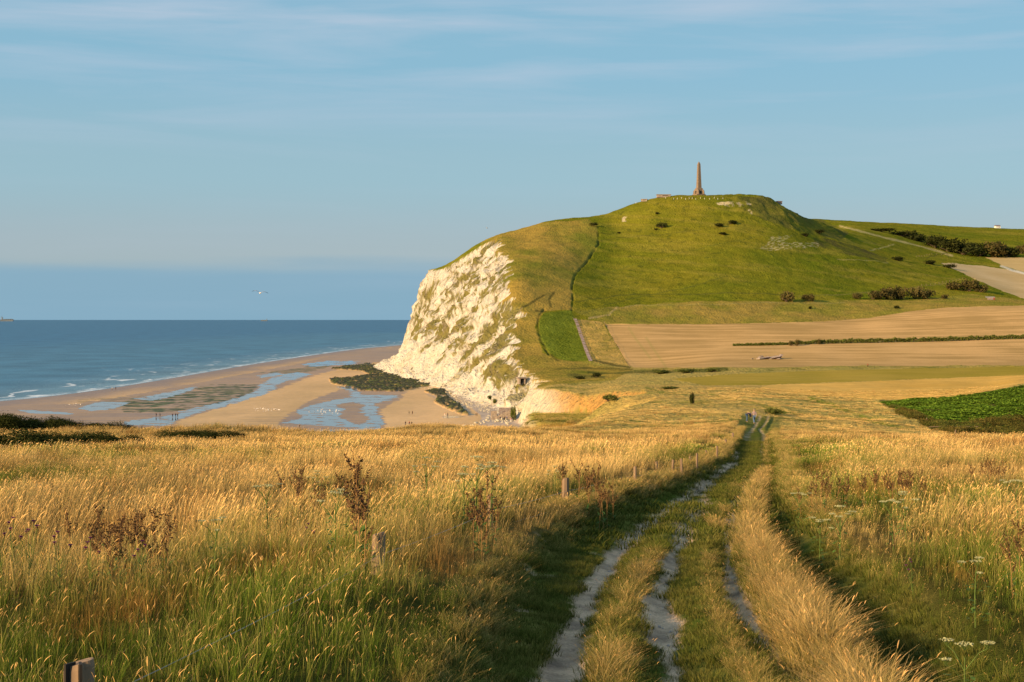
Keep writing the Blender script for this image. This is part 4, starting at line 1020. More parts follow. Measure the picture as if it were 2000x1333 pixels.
# old concrete bunkers on the summit
for i, (px, py, w, hh, d, lab) in enumerate([(1258, 394.5, 5.2, 1.7, 4.0, 'small pinkish concrete bunker at the left end of the summit skyline'),
                                       (1296, 388, 11.5, 2.1, 5.0, 'long low concrete bunker slab on the summit left of the obelisk'),
                                       (1521, 411, 4.2, 2.2, 5.0, 'dark block of an old bunker on the right shoulder of the summit')]):
    Y = 1214 if px < 1400 else 1236; X = (px-1000)/F*Y; Z = zat(X, Y)
    T = empty('bunker', (X, Y, Z), -.15+.2*i); tag(T, lab, 'bunker')
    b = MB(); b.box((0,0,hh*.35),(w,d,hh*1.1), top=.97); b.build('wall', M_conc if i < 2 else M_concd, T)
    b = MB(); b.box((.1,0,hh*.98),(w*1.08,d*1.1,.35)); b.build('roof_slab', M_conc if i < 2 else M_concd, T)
    b = MB(); b.box((w*.1,-d*.5,hh*.55),(w*.4,.12,.4)); b.build('firing_slit', M_dark, T)
# pillbox let into the cliff top
X, Y, Z = ground_at(1019, 750, 520, 760)
T = empty('bunker', (X-.3, Y-1.0, Z), .25); tag(T, 'dark mouthed concrete pillbox jutting from the clay end of the chalk cliff', 'bunker')
b = MB(); b.box((-1.0,0,1.1),(.5,4,2.6)); b.box((1.3,0,1.1),(.5,4,2.6)); b.box((.15,1.2,1.1),(2.0,1.2,2.6)); b.build('wall', M_conc, T)
b = MB(); b.box((.2,-.1,2.65),(4.2,4.4,.5)); b.build('roof_slab', M_conc, T)
b = MB(); b.box((.15,.5,1.1),(1.8,.15,2.5)); b.build('dark_inside', M_dark, T)  # near-black sheet standing in for the shade inside the mouth

# ------------------------------------------------------------------ timber fence beside the track
POSTS = [(155,1294,60,.0),(736,1041,27,.05),(960,966,8,-.03),(1103,935,12,.02),(1187,919,7,.03),(1241,912,6,0),(1283,903,6,.02),(1313,899,5,-.03),(1332,897,5,.02),
         (1347,892,4,0),(1361,886,4,.03),(1380,880,4,-.02),(1400,872,4,0),(1418,859,4,.02),(1431,846,4,0)]
PL = ['thick split timber fence post in the bottom left corner', 'stout knotty timber post left of the near track', 'thin dark post behind the tall white umbels',
      'sunlit round post standing where the verge meets the track bend', 'slim post just right of the stout sunlit one', 'sixth fence post from the viewer, slim and grey',
      'seventh fence post from the viewer', 'eighth fence post from the viewer', 'ninth fence post from the viewer', 'tenth fence post, half sunk in gold grass',
      'eleventh fence post, half sunk in gold grass', 'twelfth fence post near the shaded verge', 'thirteenth fence post near the shaded verge', 'fourteenth fence post, next to last up by the walkers',
      'farthest fence post just below the two walkers']
ptops = []
for i, ((px, ty, wpx, tilt), lab) in enumerate(zip(POSTS, PL)):
    vis = .62 if i < 4 else .42+.10*math.sin(i*2.7)
    Y = (1.9-vis)/((ty-HZ)/F-.062) if (ty-HZ)/F > .066 else 120.0
    Y = min(Y, 55+12*(i-9) if i > 9 else 55)
    if i == 0: Y = 7.6
    X = (px-1000)/F*Y; Zt = ZC-(ty-HZ)/F*Y
    Zg = float(full_z(np.array([X]), np.array([Y]))[0][0])
    w = max(wpx/F*Y, .07); hh = Zt-Zg+.3
    T = empty('fence_post', (X, Y, Zg-.3), .7*i); T.rotation_euler.x = tilt; T.rotation_euler.y = .05*math.sin(i*3.1)
    tag(T, lab, 'fence post', 'timber fence posts along the track')
    b = MB(); r = w/2; n = 14
    g_ = np.random.default_rng(i); rr = r*(1+.07*g_.normal(size=n))
    ring = lambda z, k: [b.bm.verts.new((rr[q]*k*math.cos(2*math.pi*q/n), rr[q]*k*math.sin(2*math.pi*q/n), z+(.02*math.cos(2*math.pi*q/n+i) if z > hh-.1 else 0))) for q in range(n)]
    R_ = [ring(0, 1.05), ring(hh*.5, 1.0), ring(hh-.03, .97), ring(hh, .90)]
    for a_, c_ in zip(R_, R_[1:]):
        for q in range(n): b.bm.faces.new([a_[q], a_[(q+1) % n], c_[(q+1) % n], c_[q]])
    b.bm.faces.new(R_[-1]); b.build('post', M_wood, T, smooth=False)
    if i == 0:      # deep drying splits
        for a_ in (-2.1, -1.2):
            b = MB(); b.box((math.cos(a_-.7*i)*r*.80, math.sin(a_-.7*i)*r*.80, hh-.24),(.014,.07,.5), a_+math.pi/2); b.build('split', M_dark, T)
    if i in (0, 1, 3):
        b = MB(); b.tube([(r*.9,0,hh-.22),(r*1.15,0,hh-.25),(r*.9,0,hh-.28)], .004, 5); b.build('staple', M_wire, T)
    ptops.append((X, Y, Zt))
b = MB(); prev = None
for z_off in (.22, .48):
    pts = []
    for (x0, y0, z0), (x1, y1, z1) in zip(ptops[:9], ptops[1:9]):
        for t in np.linspace(0, 1, 6, endpoint=False): pts.append((x0+(x1-x0)*t+.05, y0+(y1-y0)*t, z0+(z1-z0)*t-z_off-.25*t*(1-t)*(y1-y0)*.06))
    b.tube(pts, .0028, 5)
tag(b.build('fence_wire', M_wire), 'two slack strands of plain wire strung between the posts beside the track', 'wire')
# fence by the crop on the right
RP = ['leftmost and smallest post of the fence by the green crop', 'second post of the fence by the green crop', 'pale third post in line below the green crop', 'fourth post in line below the green crop', 'last post of the crop fence, hard by the right edge', 'stubby post by the yellow grass left of the crop fence']
for i, (px, py, hp) in enumerate([(1866,853,13),(1905,862,12),(1934,868,12),(1981,886,12),(2010,900,13),(1810,826,9)]):
    X, Y, Z = ground_at(px, py+3, 120, 300); hh = 1.05
    T = empty('fence_post', (X, Y, Z-.1)); tag(T, RP[i], 'fence post', 'posts along the crop field')
    b = MB(); b.tube([(0,0,0),(0,0,hh*.7),(.02,0,hh+.1)], [.085,.08,.07], 8); b.build('post', M_wood, T)
X, Y, Z = ground_at(1860, 843, 120, 300)
b = MB(); b.tube([(X-3.2, Y-.2, Z+.62),(X, Y, Z+.66),(X+3.6, Y+.5, Z+.58)], .05, 6)
tag(b.build('rail', M_wood), 'loose horizontal pole rail by the corner of the green crop', 'rail')

# ------------------------------------------------------------------ small buildings and ruins far off
X, Y, Z = ground_at(1934, 586, 860, 1000); k = Y/F
T = empty('field_shed', (X, Y, Z), -.1); tag(T, 'low shed with pale roof and red end in the rough grass at far right', 'shed')
b = MB(); b.box((0,0,.8),(3.6,2.6,1.6)); b.build('wall', M_concd, T)
b = MB(); b.hexa([(-2.9,-1.6,1.65),(2.9,-1.6,1.65),(2.9,1.6,1.9),(-2.9,1.6,1.9),(-2.9,-1.6,1.78),(2.9,-1.6,1.78),(2.9,1.6,2.05),(-2.9,1.6,2.05)]); b.build('roof', mat('pale sheeting', (.50,.46,.52), rough=.5), T)
b = MB(); b.box((2.3,-.1,.75),(.9,2.2,1.4)); b.build('lean_to', mat('faded red boards', (.30,.07,.05)), T)
X, Y = (1948-1000)/F*1960, 1960.0; Z = zat(X, Y)
T = empty('farmhouse', (X, Y, Z-.5), .2); tag(T, 'tiny white house on the far skyline at right', 'house')
b = MB(); b.box((0,0,1.5),(7,5,3.4)); b.build('wall', M_white, T)
b = MB(); b.hexa([(-3.8,-2.9,3.2),(3.8,-2.9,3.2),(3.8,2.9,3.2),(-3.8,2.9,3.2),(-3.6,-.1,4.9),(3.6,-.1,4.9),(3.6,.1,4.9),(-3.6,.1,4.9)]); b.build('roof', mat('slate roof', (.20,.16,.16)), T)
b = MB(); b.box((1.2,-2.52,1.7),(.9,.1,1.1)); b.build('window', M_dark, T)
X, Y, Z = ground_at(1497, 702, 600, 800)
T = empty('bunker_ruin', (X, Y, Z), 0); tag(T, 'heap of blown up bunker slabs lying in the middle of the tan field', 'ruin')
g_ = np.random.default_rng(5)
for i in range(15):
    b = MB(); dx = g_.uniform(-7.5, 7.5); s_ = g_.uniform(.5, 1.5)*(1.35 if 2 < dx < 6 else 1)
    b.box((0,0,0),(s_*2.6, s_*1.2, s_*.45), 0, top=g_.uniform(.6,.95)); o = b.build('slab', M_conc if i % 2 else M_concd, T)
    o.location = (dx, g_.uniform(-1.5,1.5), s_*.45); o.rotation_euler = (g_.uniform(-.5,.5), g_.uniform(-.9,.9), g_.uniform(-.8,.8))

# stepped path up the foot of the hill
pts = [ground_at(*p, 640, 900) for p in [(1154,706),(1147,690),(1139,668),(1131,645),(1122,623)]]
pts = smooth_poly(np.array(pts)[:, :2], 7)
T = empty('stepped_path', (pts[0][0], pts[0][1], zat(*pts[0]))); tag(T, 'pale stepped path climbing the foot of the hill between two grass plots', 'steps')
M_step = mat('chalky steps', (.30,.245,.26), amp=.2, scale=2)
for p, q in zip(pts, pts[1:]):
    d = q-p; L_ = np.linalg.norm(d); a = math.atan2(d[1], d[0]); c_ = (p+q)/2
    zz = zat(*c_)
    b = MB(); b.box((c_[0]-T.location.x, c_[1]-T.location.y, zz-T.location.z+.15),(L_*.62,1.5,.8), a); b.build('step', M_step, T)
for sgn in (-1, 1):
    b = MB(); P = []
    for i, p in enumerate(pts):
        d = pts[min(i+1, len(pts)-1)]-pts[max(i-1, 0)]; d = d/np.linalg.norm(d); n_ = np.array([-d[1], d[0]])*sgn*1.0
        P.append((p[0]+n_[0]-T.location.x, p[1]+n_[1]-T.location.y, zat(*(p+n_))-T.location.z+.75))
    b.tube(P, .09, 5)
    b.build('side_rail', M_wood, T)
# field fences: posts in line
def far_fence(P, n, hgt, lab, y0=560, y1=1400, grp=None, m=None, post_r=.09):
    w = [ground_at(*p, y0, y1)[:2] for p in P]; w = np.array(w); L_ = np.r_[0, np.cumsum(np.linalg.norm(np.diff(w, axis=0), axis=1))]
    T = empty('field_fence', (w[0][0], w[0][1], zat(*w[0]))); tag(T, lab, 'fence')
    tops = []
    for t in np.linspace(0, L_[-1], n):
        x, y = np.interp(t, L_, w[:, 0]), np.interp(t, L_, w[:, 1]); z_ = zat(x, y)
        b = MB(); b.tube([(x-T.location.x, y-T.location.y, z_-T.location.z-.2),(x-T.location.x, y-T.location.y, z_-T.location.z+hgt)], post_r, 5); b.build('post', m or M_wood, T)
        tops.append((x-T.location.x, y-T.location.y, z_-T.location.z+hgt*.8))
    b = MB(); b.tube(tops, .03, 4); b.build('wire', m or M_wood, T)
far_fence([(1230,717),(1213,690),(1198,665),(1188,645),(1180,633)], 22, 1.5, 'line of posts down the left edge of the tan field', post_r=.13)
far_fence([(1800,559),(1830,556),(1850,552),(1880,546)], 12, 1.4, 'short pale fence by the dark bushes under the far field', post_r=.12)
far_fence([(1790,503),(1820,498),(1850,498),(1857,501)], 11, 1.5, 'curved fence round the knoll on the right hand slope', post_r=.12, y0=1000, y1=1700)

# ------------------------------------------------------------------ slipway wall at the foot of the cliff
X0, Y0, _ = ground_at(975, 815, 430, 900); Y0 = 575.0; X0 = (977-1000)/F*Y0; zg = zat(X0, Y0)
T = empty('sea_wall', (X0, Y0, min(zg, 4.0))); tag(T, 'grey concrete retaining wall and ramp where the gully meets the beach', 'sea wall')
k = Y0/F; zt = ZC-(797-HZ)*k-T.location.z
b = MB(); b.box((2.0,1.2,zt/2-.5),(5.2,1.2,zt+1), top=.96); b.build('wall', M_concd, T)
b = MB(); b.box((-2.6,.6,zt/2-1.1),(2.6,1.6,zt-.2), top=.9); b.build('low_wall', M_conc, T)
b = MB(); b.hexa([(-3.6,-2.2,-1.5),(4.6,-2.2,-1.5),(4.6,-.2,-1.5),(-3.6,-.2,-1.5),(-3.6,-2.2,.1),(4.6,-2.2,zt-.4),(4.6,-.2,zt-.4),(-3.6,-.2,.1)]); b.build('ramp', M_conc, T)
b = MB(); b.tube([(-3.4,-2.1,1.1),(4.5,-2.1,zt+.6)], .07, 6)
for t in (0,.25,.5,.75,1): b.tube([(-3.4+7.9*t,-2.1,(zt-.4)*t),(-3.4+7.9*t,-2.1,1.1+(zt-.5)*t)], .05, 5)
b.build('handrail', M_wire, T)

# ------------------------------------------------------------------ ships on the horizon
M_hull = mat('hazy grey hull', (.12,.15,.18), amp=.1, bump=0); M_hull2 = mat('hazy pale steel', (.19,.23,.27), amp=.1, bump=0)  # grey-blue fading of sea haze put into the ship colours
def ship(px, Y, L_, lab, bridge_left=True, cargo=True):
    k = L_/280.0
    T = empty('cargo_ship', ((px-1000)/F*Y, Y, 0.0)); tag(T, lab, 'ship', 'ships on the horizon')
    b = MB(); h_ = 38*k
    P = [(-L_/2,-18*k,0),(L_*.44,-18*k,0),(L_*.44,18*k,0),(-L_/2,18*k,0),(-L_/2,-20*k,h_),(L_/2,-4*k,h_*1.12),(L_/2,4*k,h_*1.12),(-L_/2,20*k,h_)]
    b.hexa(P); b.build('hull', M_hull, T)
    sx = -1 if bridge_left else 1
    b = MB(); b.box((sx*L_*.37,0,h_+19*k),(22*k,34*k,38*k), top=.9); b.box((sx*L_*.37,0,h_+42*k),(26*k,40*k,7*k)); b.build('bridge', M_hull2, T)
    b = MB(); b.box((sx*L_*.42,0,h_+52*k),(9*k,9*k,20*k), top=.8); b.build('funnel', M_hull, T)
    b = MB(); b.tube([(sx*L_*.34,0,h_+44*k),(sx*L_*.34,0,h_+78*k)], 1.6*k, 5); b.build('mast', M_hull2, T)
    b = MB(); b.tube([(-sx*L_*.3,0,h_),(-sx*L_*.3,0,h_+30*k)], 1.8*k, 5); b.build('mast', M_hull2, T)
    if cargo:
        for q in range(5):
            b = MB(); b.box((-sx*(L_*(-.22+.14*q)),0,h_+5*k),(L_*.11,30*k,10*k+2*k*(q % 2))); b.build('cargo_hatch', M_hull, T)
ship(14, 30000, 285, 'long pale cargo ship with its bridge aft, at the left end of the horizon')
ship(516, 34000, 165, 'faint low ship on the horizon right of the flying gull', bridge_left=False)
# ------------------------------------------------------------------ people
def skin_mesh(name, pts, edges, rad, sub=1, root=0):
    me = bpy.data.meshes.new(name); me.from_pydata([tuple(p) for p in pts], edges, [])
    o = bpy.data.objects.new(name, me); COL.objects.link(o)
    md = o.modifiers.new('skin', 'SKIN'); md.use_smooth_shade = True
    sv = me.skin_vertices[0].data if me.skin_vertices else None
    if sv is None:
        bm = bmesh.new(); bm.from_mesh(me); bm.verts.layers.skin.verify(); bm.to_mesh(me); bm.free(); sv = me.skin_vertices[0].data
    for i, r in enumerate(rad):
        sv[i].radius = r if isinstance(r, tuple) else (r, r); sv[i].use_root = (i == root)
    s2 = o.modifiers.new('sub', 'SUBSURF'); s2.levels = sub; s2.render_levels = sub
    dg = bpy.context.evaluated_depsgraph_get(); m2 = bpy.data.meshes.new_from_object(o.evaluated_get(dg))
    bpy.data.objects.remove(o); m2.name = name; return m2
_mc = {}
def cloth(c):
    if c not in _mc: _mc[c] = mat('cloth', c, amp=.12, scale=12, bump=0, rough=.9)
    return _mc[c]
SKINM = mat('skin', (.50,.30,.20), amp=.05, bump=0, rough=.6)
# joints: 0 pelvis 1 waist 2 chest 3 neck 4 head-low 5 head-top ; arms L/R shoulder elbow wrist hand ; legs hip knee ankle toe
def pose(kind):
    P = dict(pel=(0,0,.93), wai=(0,0,1.08), che=(0,.01,1.30), nek=(0,.01,1.47), hl=(0,.0,1.57), ht=(0,0,1.68))
    A = {}
    for s, n in ((-1, 'l'), (1, 'r')):
        P['sh'+n] = (s*.17,0,1.41); P['el'+n] = (s*.23,.02,1.13); P['wr'+n] = (s*.24,-.03,.90); P['ha'+n] = (s*.235,-.05,.80)
        P['hi'+n] = (s*.09,0,.90); P['kn'+n] = (s*.10,-.02,.50); P['an'+n] = (s*.11,.02,.08); P['to'+n] = (s*.13,-.13,.03)
    if kind == 'walk':
        P['knl'] = (-.09,-.16,.52); P['anl'] = (-.10,-.20,.09); P['tol'] = (-.11,-.34,.05)
        P['knr'] = (.09,.06,.50); P['anr'] = (.10,.28,.14); P['tor'] = (.11,.20,.03)
        P['ell'] = (-.23,.10,1.15); P['wrl'] = (-.24,.17,.94); P['hal'] = (-.235,.18,.85)
        P['elr'] = (.23,-.08,1.15); P['wrr'] = (.23,-.22,.98); P['har'] = (.225,-.28,.90)
    if kind == 'bend':      # stooping over, reaching forward to the ground (faces +x)
        P.update(wai=(.07,0,1.05), che=(.30,0,1.12), nek=(.46,0,1.06), hl=(.54,0,.99), ht=(.62,0,.90))
        for s, n in ((-1, 'l'), (1, 'r')):
            P['sh'+n] = (.40,s*.17,1.06); P['el'+n] = (.44,s*.20,.80); P['wr'+n] = (.50,s*.16,.58); P['ha'+n] = (.53,s*.14,.49)
            P['hi'+n] = (0,s*.09,.90); P['kn'+n] = (.05,s*.11,.50); P['an'+n] = (-.03,s*.12,.08); P['to'+n] = (.12,s*.14,.03)
    if kind == 'akimbo':
        P['ell'] = (-.36,.06,1.16); P['wrl'] = (-.20,.0,1.02); P['hal'] = (-.14,-.02,1.0)
    return P
def build_person(kind):
    P = pose(kind); names = list(P); idx = {n: i for i, n in enumerate(names)}
    E = [('pel','wai'),('wai','che'),('che','nek'),('nek','hl'),('hl','ht')]
    for n in 'lr': E += [('che','sh'+n),('sh'+n,'el'+n),('el'+n,'wr'+n),('wr'+n,'ha'+n),('pel','hi'+n),('hi'+n,'kn'+n),('kn'+n,'an'+n),('an'+n,'to'+n)]
    Rb = dict(pel=.125, wai=.11, che=.13, nek=.055, hl=.085, ht=.09)
    for n in 'lr': Rb.update({'sh'+n:.055,'el'+n:.042,'wr'+n:.030,'ha'+n:.035,'hi'+n:.085,'kn'+n:.058,'an'+n:.042,'to'+n:.04})
    body = skin_mesh('person', [P[n] for n in names], [(idx[a], idx[b_]) for a, b_ in E], [Rb[n] for n in names])
    def sub(name, keys, edges, add):
        ix = {n: i for i, n in enumerate(keys)}
        return skin_mesh(name, [P[n] for n in keys], [(ix[a], ix[b_]) for a, b_ in edges], [Rb[n]+add for n in keys])
    top = sub('jacket', ['che','wai','pel','shl','ell','wrl','shr','elr','wrr'], [('che','wai'),('wai','pel'),('che','shl'),('shl','ell'),('ell','wrl'),('che','shr'),('shr','elr'),('elr','wrr')], .022)
    tr = sub('trousers', ['pel','hil','knl','anl','hir','knr','anr'], [('pel','hil'),('hil','knl'),('knl','anl'),('pel','hir'),('hir','knr'),('knr','anr')], .020)
    hx = Vector(P['ht']); hd = (Vector(P['ht'])-Vector(P['hl'])).normalized()
    bm = bmesh.new(); bmesh.ops.create_icosphere(bm, subdivisions=2, radius=.108); 
    for v in list(bm.verts):
        if v.co.z < -.02 and v.co.y < .0: bm.verts.remove(v)
    q = Vector((0,0,1)).rotation_difference(hd).to_matrix(); 
    for v in bm.verts: v.co = q @ v.co + hx + Vector((0,.012,-.0))
    hair = bpy.data.meshes.new('hair'); bm.to_mesh(hair); bm.free(); hair.shade_smooth()
    return body, top, tr, hair
PM = {k: build_person(k) for k in ('stand','walk','bend','akimbo')}
for k in PM: PM[k][0].materials.append(SKINM); [PM[k][i].materials.append(SKINM) for i in (1,2,3)]
def person(kind, loc, rz, top, tr, hair, lab, grp=None, h=1.72):
    body, tm, rm, hm = PM[kind]
    o = bpy.data.objects.new('person', body); COL.objects.link(o); o.location = loc; o.rotation_euler = (0,0,rz); s = h/1.75; o.scale = (s,s,s)
    tag(o, lab, 'person', grp)
    for nme, me, c in (('jacket', tm, top), ('trousers', rm, tr), ('hair', hm, hair)):
        c_ = bpy.data.objects.new(nme, me); COL.objects.link(c_); c_.parent = o
        c_.material_slots[0].link = 'OBJECT'; c_.material_slots[0].material = cloth(c)
    return o
NAVY=(.02,.025,.06); JEANS=(.10,.16,.26); BLK=(.025,.022,.022); GREY=(.30,.22,.22); RED=(.55,.05,.03); WHT=(.70,.66,.60); TANC=(.35,.25,.16); BRN=(.08,.05,.03); BLUE=(.08,.12,.25)
xs, ys = (1473-1000)/F*172.0, 172.0
person('walk', (xs, ys, float(full_z(np.array([xs]), np.array([ys]))[0][0])), math.pi+.1, GREY, JEANS, (.30,.22,.15), 'walker in a striped pinkish top and jeans strolling away up the track', h=1.78)
xs = (1459-1000)/F*172.0
person('bend', (xs, ys+.2, float(full_z(np.array([xs]), np.array([ys]))[0][0])), .15, NAVY, (.05,.09,.15), BLK, 'stooping person in a navy jacket and blue jeans on the track', h=1.72)
X, Y, Z = ground_at(1695, 718, 560, 700)
person('walk', (X, Y, Z), 1.2, RED, BLK, BRN, 'lone runner in red and white crossing the edge of the tan field', h=1.7)
BP = [(219,762,'stand',WHT,BLK,'person in a white top at the water edge, left of a companion'),(226,761,'stand',BLK,BLK,'dark dressed person at the water edge, right of a companion'),
      (305,814,'stand',BLK,NAVY,'leftmost dark figure of the group walking by the long pool'),(312.5,814,'walk',BLK,BLK,'second dark figure by the long pool, apart from the trio'),
      (337,815,'stand',NAVY,BLK,'left figure of the trio reflected in the wet sand'),(343,815,'akimbo',BLK,NAVY,'middle figure of the trio reflected in the wet sand'),(347,815,'walk',BLK,BRN,'right figure of the trio reflected in the wet sand'),
      (585,837,'walk',TANC,BRN,'lone figure in tan on the near sand, below the white gulls'),
      (799,810,'akimbo',BLK,BLK,'left of the upper pair standing on the sand beside the cliff'),(805.5,810,'stand',BLK,BRN,'right of the upper pair standing on the sand beside the cliff'),
      (792,831,'stand',BLK,NAVY,'leftmost of the lower three on the sand beside the cliff'),(799.5,831,'walk',RED,BLK,'middle of the lower three on the sand, in red and white'),(804,832,'akimbo',BLK,BLK,'rightmost of the lower three on the sand beside the cliff'),
      (818.5,842,'stand',BRN,BLK,'lone dark figure on the sand just above the grassy brow'),(869,814,'walk',(.6,.35,.25),WHT,'pale dressed person near the weedy rocks with a dark companion'),(874.5,814,'stand',BLK,NAVY,'dark dressed companion near the weedy rocks'),
      (904,838,'stand',WHT,WHT,'person all in white by the last rocks above the brow'),(929.5,813,'walk',TANC,BRN,'tan dressed person on the grey shingle'),(932,813,'stand',GREY,BLK,'second person on the grey shingle, in grey'),
      (971,816,'stand',BLK,BLK,'dark figure at the left of the crowd below the sea wall'),(977,822,'akimbo',NAVY,NAVY,'navy dressed figure low in the crowd below the sea wall'),(980.5,817,'stand',RED,BLK,'person in a bright red jacket below the ramp'),
      (986,822,'walk',BLK,BLK,'black dressed walker right of the red jacket'),(990,821,'stand',BLUE,BLK,'person in a blue top right of the red jacket'),(998,825,'stand',(.5,.2,.25),WHT,'pink topped person at the right end of the beach crowd')]
for i, (px, py, kind, a, b_, lab) in enumerate(BP):
    Y = F*(ZC-2.0)/(py-HZ)
    if px > 860: Y = ground_at(px, py, 400, 900)[1]
    X = (px-1000)/F*Y; Z = zat(X, Y)
    Y = Y+(ZC-Z)/(py-HZ)*F-Y if px < 860 else Y; X = (px-1000)/F*Y
    person(kind, (X, Y, zat(X, Y)), rng.uniform(0, 6), a, b_, BRN, lab, 'people on the beach', h=1.78)

# ------------------------------------------------------------------ birds
M_gull = mat('white plumage', (.75,.72,.68), amp=.06, bump=0); M_gwing = mat('grey wing', (.42,.42,.43), amp=.1, bump=0, col2=(.30,.30,.31)); M_gtip = mat('black wing tip', (.03,.03,.03), amp=.1, bump=0)
M_beak = mat('yellow beak', (.6,.35,.04), amp=.1, bump=0)
def gull_body(sit=False):
    m = skin_mesh('gull', [(0,.26,.02),(0,.12,0),(0,-.02,0),(0,-.14,.03),(0,-.22,.06),(0,-.27,.06)], [(0,1),(1,2),(2,3),(3,4),(4,5)], [(.035,.012),(.055,.05),(.075,.07),(.06,.055),(.045,.045),(.03,.03)], sub=1, root=2)
    m.materials.append(M_gull); return m
def wing(sx):
    P = [(0,-.03,.03),(.16,-.02,.12),(.34,-.03,.17),(.52,.03,.14),(.70,.12,.07)]; W = [.17,.18,.15,.11,.02]
    V = []; Fq = []
    for (x, y, z_), w in zip(P, W):
        for dy, dz in ((-w*.4, 0), (w*.1, .015), (w*.6, -.004)): V.append((sx*x, y+dy, z_+dz))
    for k in range(4):
        for q in range(2): a = 3*k+q; Fq.append((a, a+3, a+4, a+1))
    V = np.array(V); n = len(V); V2 = np.vstack([V, V-np.array([0,0,.012])]); F2 = np.array(Fq+[tuple(i+n for i in f[::-1]) for f in Fq]+[(0,3,3+n,n),(2,5,5+n,2+n)])
    me = np_mesh('wing', V2, F2, smooth=True); me.materials.append(M_gwing); me.materials.append(M_gtip)
    for p in me.polygons:
        if max(abs(me.vertices[v].co.x) for v in p.vertices) > .55: p.material_index = 1
    return me
Yg = 122.0; T = empty('gull', ((508-1000)/F*Yg, Yg, ZC-(573-HZ)/F*Yg), -.9); T.rotation_euler = (.12, .12, .35)
tag(T, 'white gull gliding with wings spread above the sea', 'gull')
link('body', gull_body(), None, T); link('wing', wing(1), None, T); link('wing', wing(-1), None, T)
b = MB(); b.tube([(0,-.27,.06),(0,-.33,.05)], [.014,.004], 6); b.build('beak', M_beak, T)
b = MB(); b.box((0,.33,.02),(.10,.14,.012), top=1.0); b.build('tail', M_gull, T)
Yg = 380.0; T2 = copy_tree(T); T2.location = ((951-1000)/F*Yg, Yg, ZC-(446-HZ)/F*Yg); T2.rotation_euler = (.1,-.3,2.0)
tag(T2, 'far off gull, a dark speck in the sky above the cliff top', 'gull')
sit = gull_body()
g_ = np.random.default_rng(3); n_ = 0
def sitgulls(n, x0, x1, y0, y1, lab, grp, tilt=0.0):
    for i in range(n):
        px = g_.uniform(x0, x1); py = np.clip(g_.normal((y0+y1)/2, (y1-y0)/4), y0, y1)+tilt*(px-x0)
        Y = F*(ZC-1.9)/(py-HZ); X = (px-1000)/F*Y
        o = bpy.data.objects.new('gull', sit); COL.objects.link(o); o.location = (X, Y, zat(X, Y)+.17); o.rotation_euler = (0,0,g_.uniform(0,6.28)); o.scale = (1.35,1.35,1.35)
        tag(o, lab, 'gull', grp)
sitgulls(46, 492, 548, 795, 801, 'white gull resting in the flock on the open sand', 'gulls resting on the open sand', -.02)
sitgulls(36, 604, 664, 798, 808, 'white gull standing in the flock in the shallow pool', 'gulls standing in the shallow pool', -.05)
sitgulls(12, 128, 160, 783, 788, 'white gull in the small flock on the wet flats at far left', 'gulls on the wet flats')

# ------------------------------------------------------------------ bushes, hedges
def leaf_cloud(n, leaf, seed, flat=.75, hol=.55, lumps=7):
    """leaf clusters through an uneven lumpy crown of unit radius, standing on z=0"""
    g = np.random.default_rng(seed); cen = []
    for i in range(lumps):
        a = g.uniform(0, 6.28); q = g.uniform(.15, .62); cen.append((q*math.cos(a), q*math.sin(a), g.uniform(.25, .75)*flat+.08, g.uniform(.28, .48)))
    V = []; Fq = []; A = []
    per = n//lumps
    for (cx, cy, cz, r) in cen:
        d = g.normal(size=(per, 3)); d /= np.linalg.norm(d, axis=1)[:, None]
        rr = r*(hol+(1-hol)*g.uniform(size=per)**.5)*(1+.18*g.normal(size=per))
        C_ = d*rr[:, None]+[cx, cy, cz]; C_[:, 2] = np.maximum(C_[:, 2], .02)
        for k in range(per):
            u = g.normal(size=3); u /= np.linalg.norm(u); w = np.cross(u, d[k]+.3*g.normal(size=3)); w /= (np.linalg.norm(w)+1e-6)
            s_ = leaf*g.uniform(.6, 1.4); b0 = len(V); c = C_[k]
            V += [c-u*s_, c+w*s_*.55, c+u*s_, c-w*s_*.55]; Fq.append((b0, b0+1, b0+2, b0+3)); A += [(min(1, max(0, c[2])), g.uniform(), 0)]*4
    return np.array(V), np.array(Fq), np.array(A)
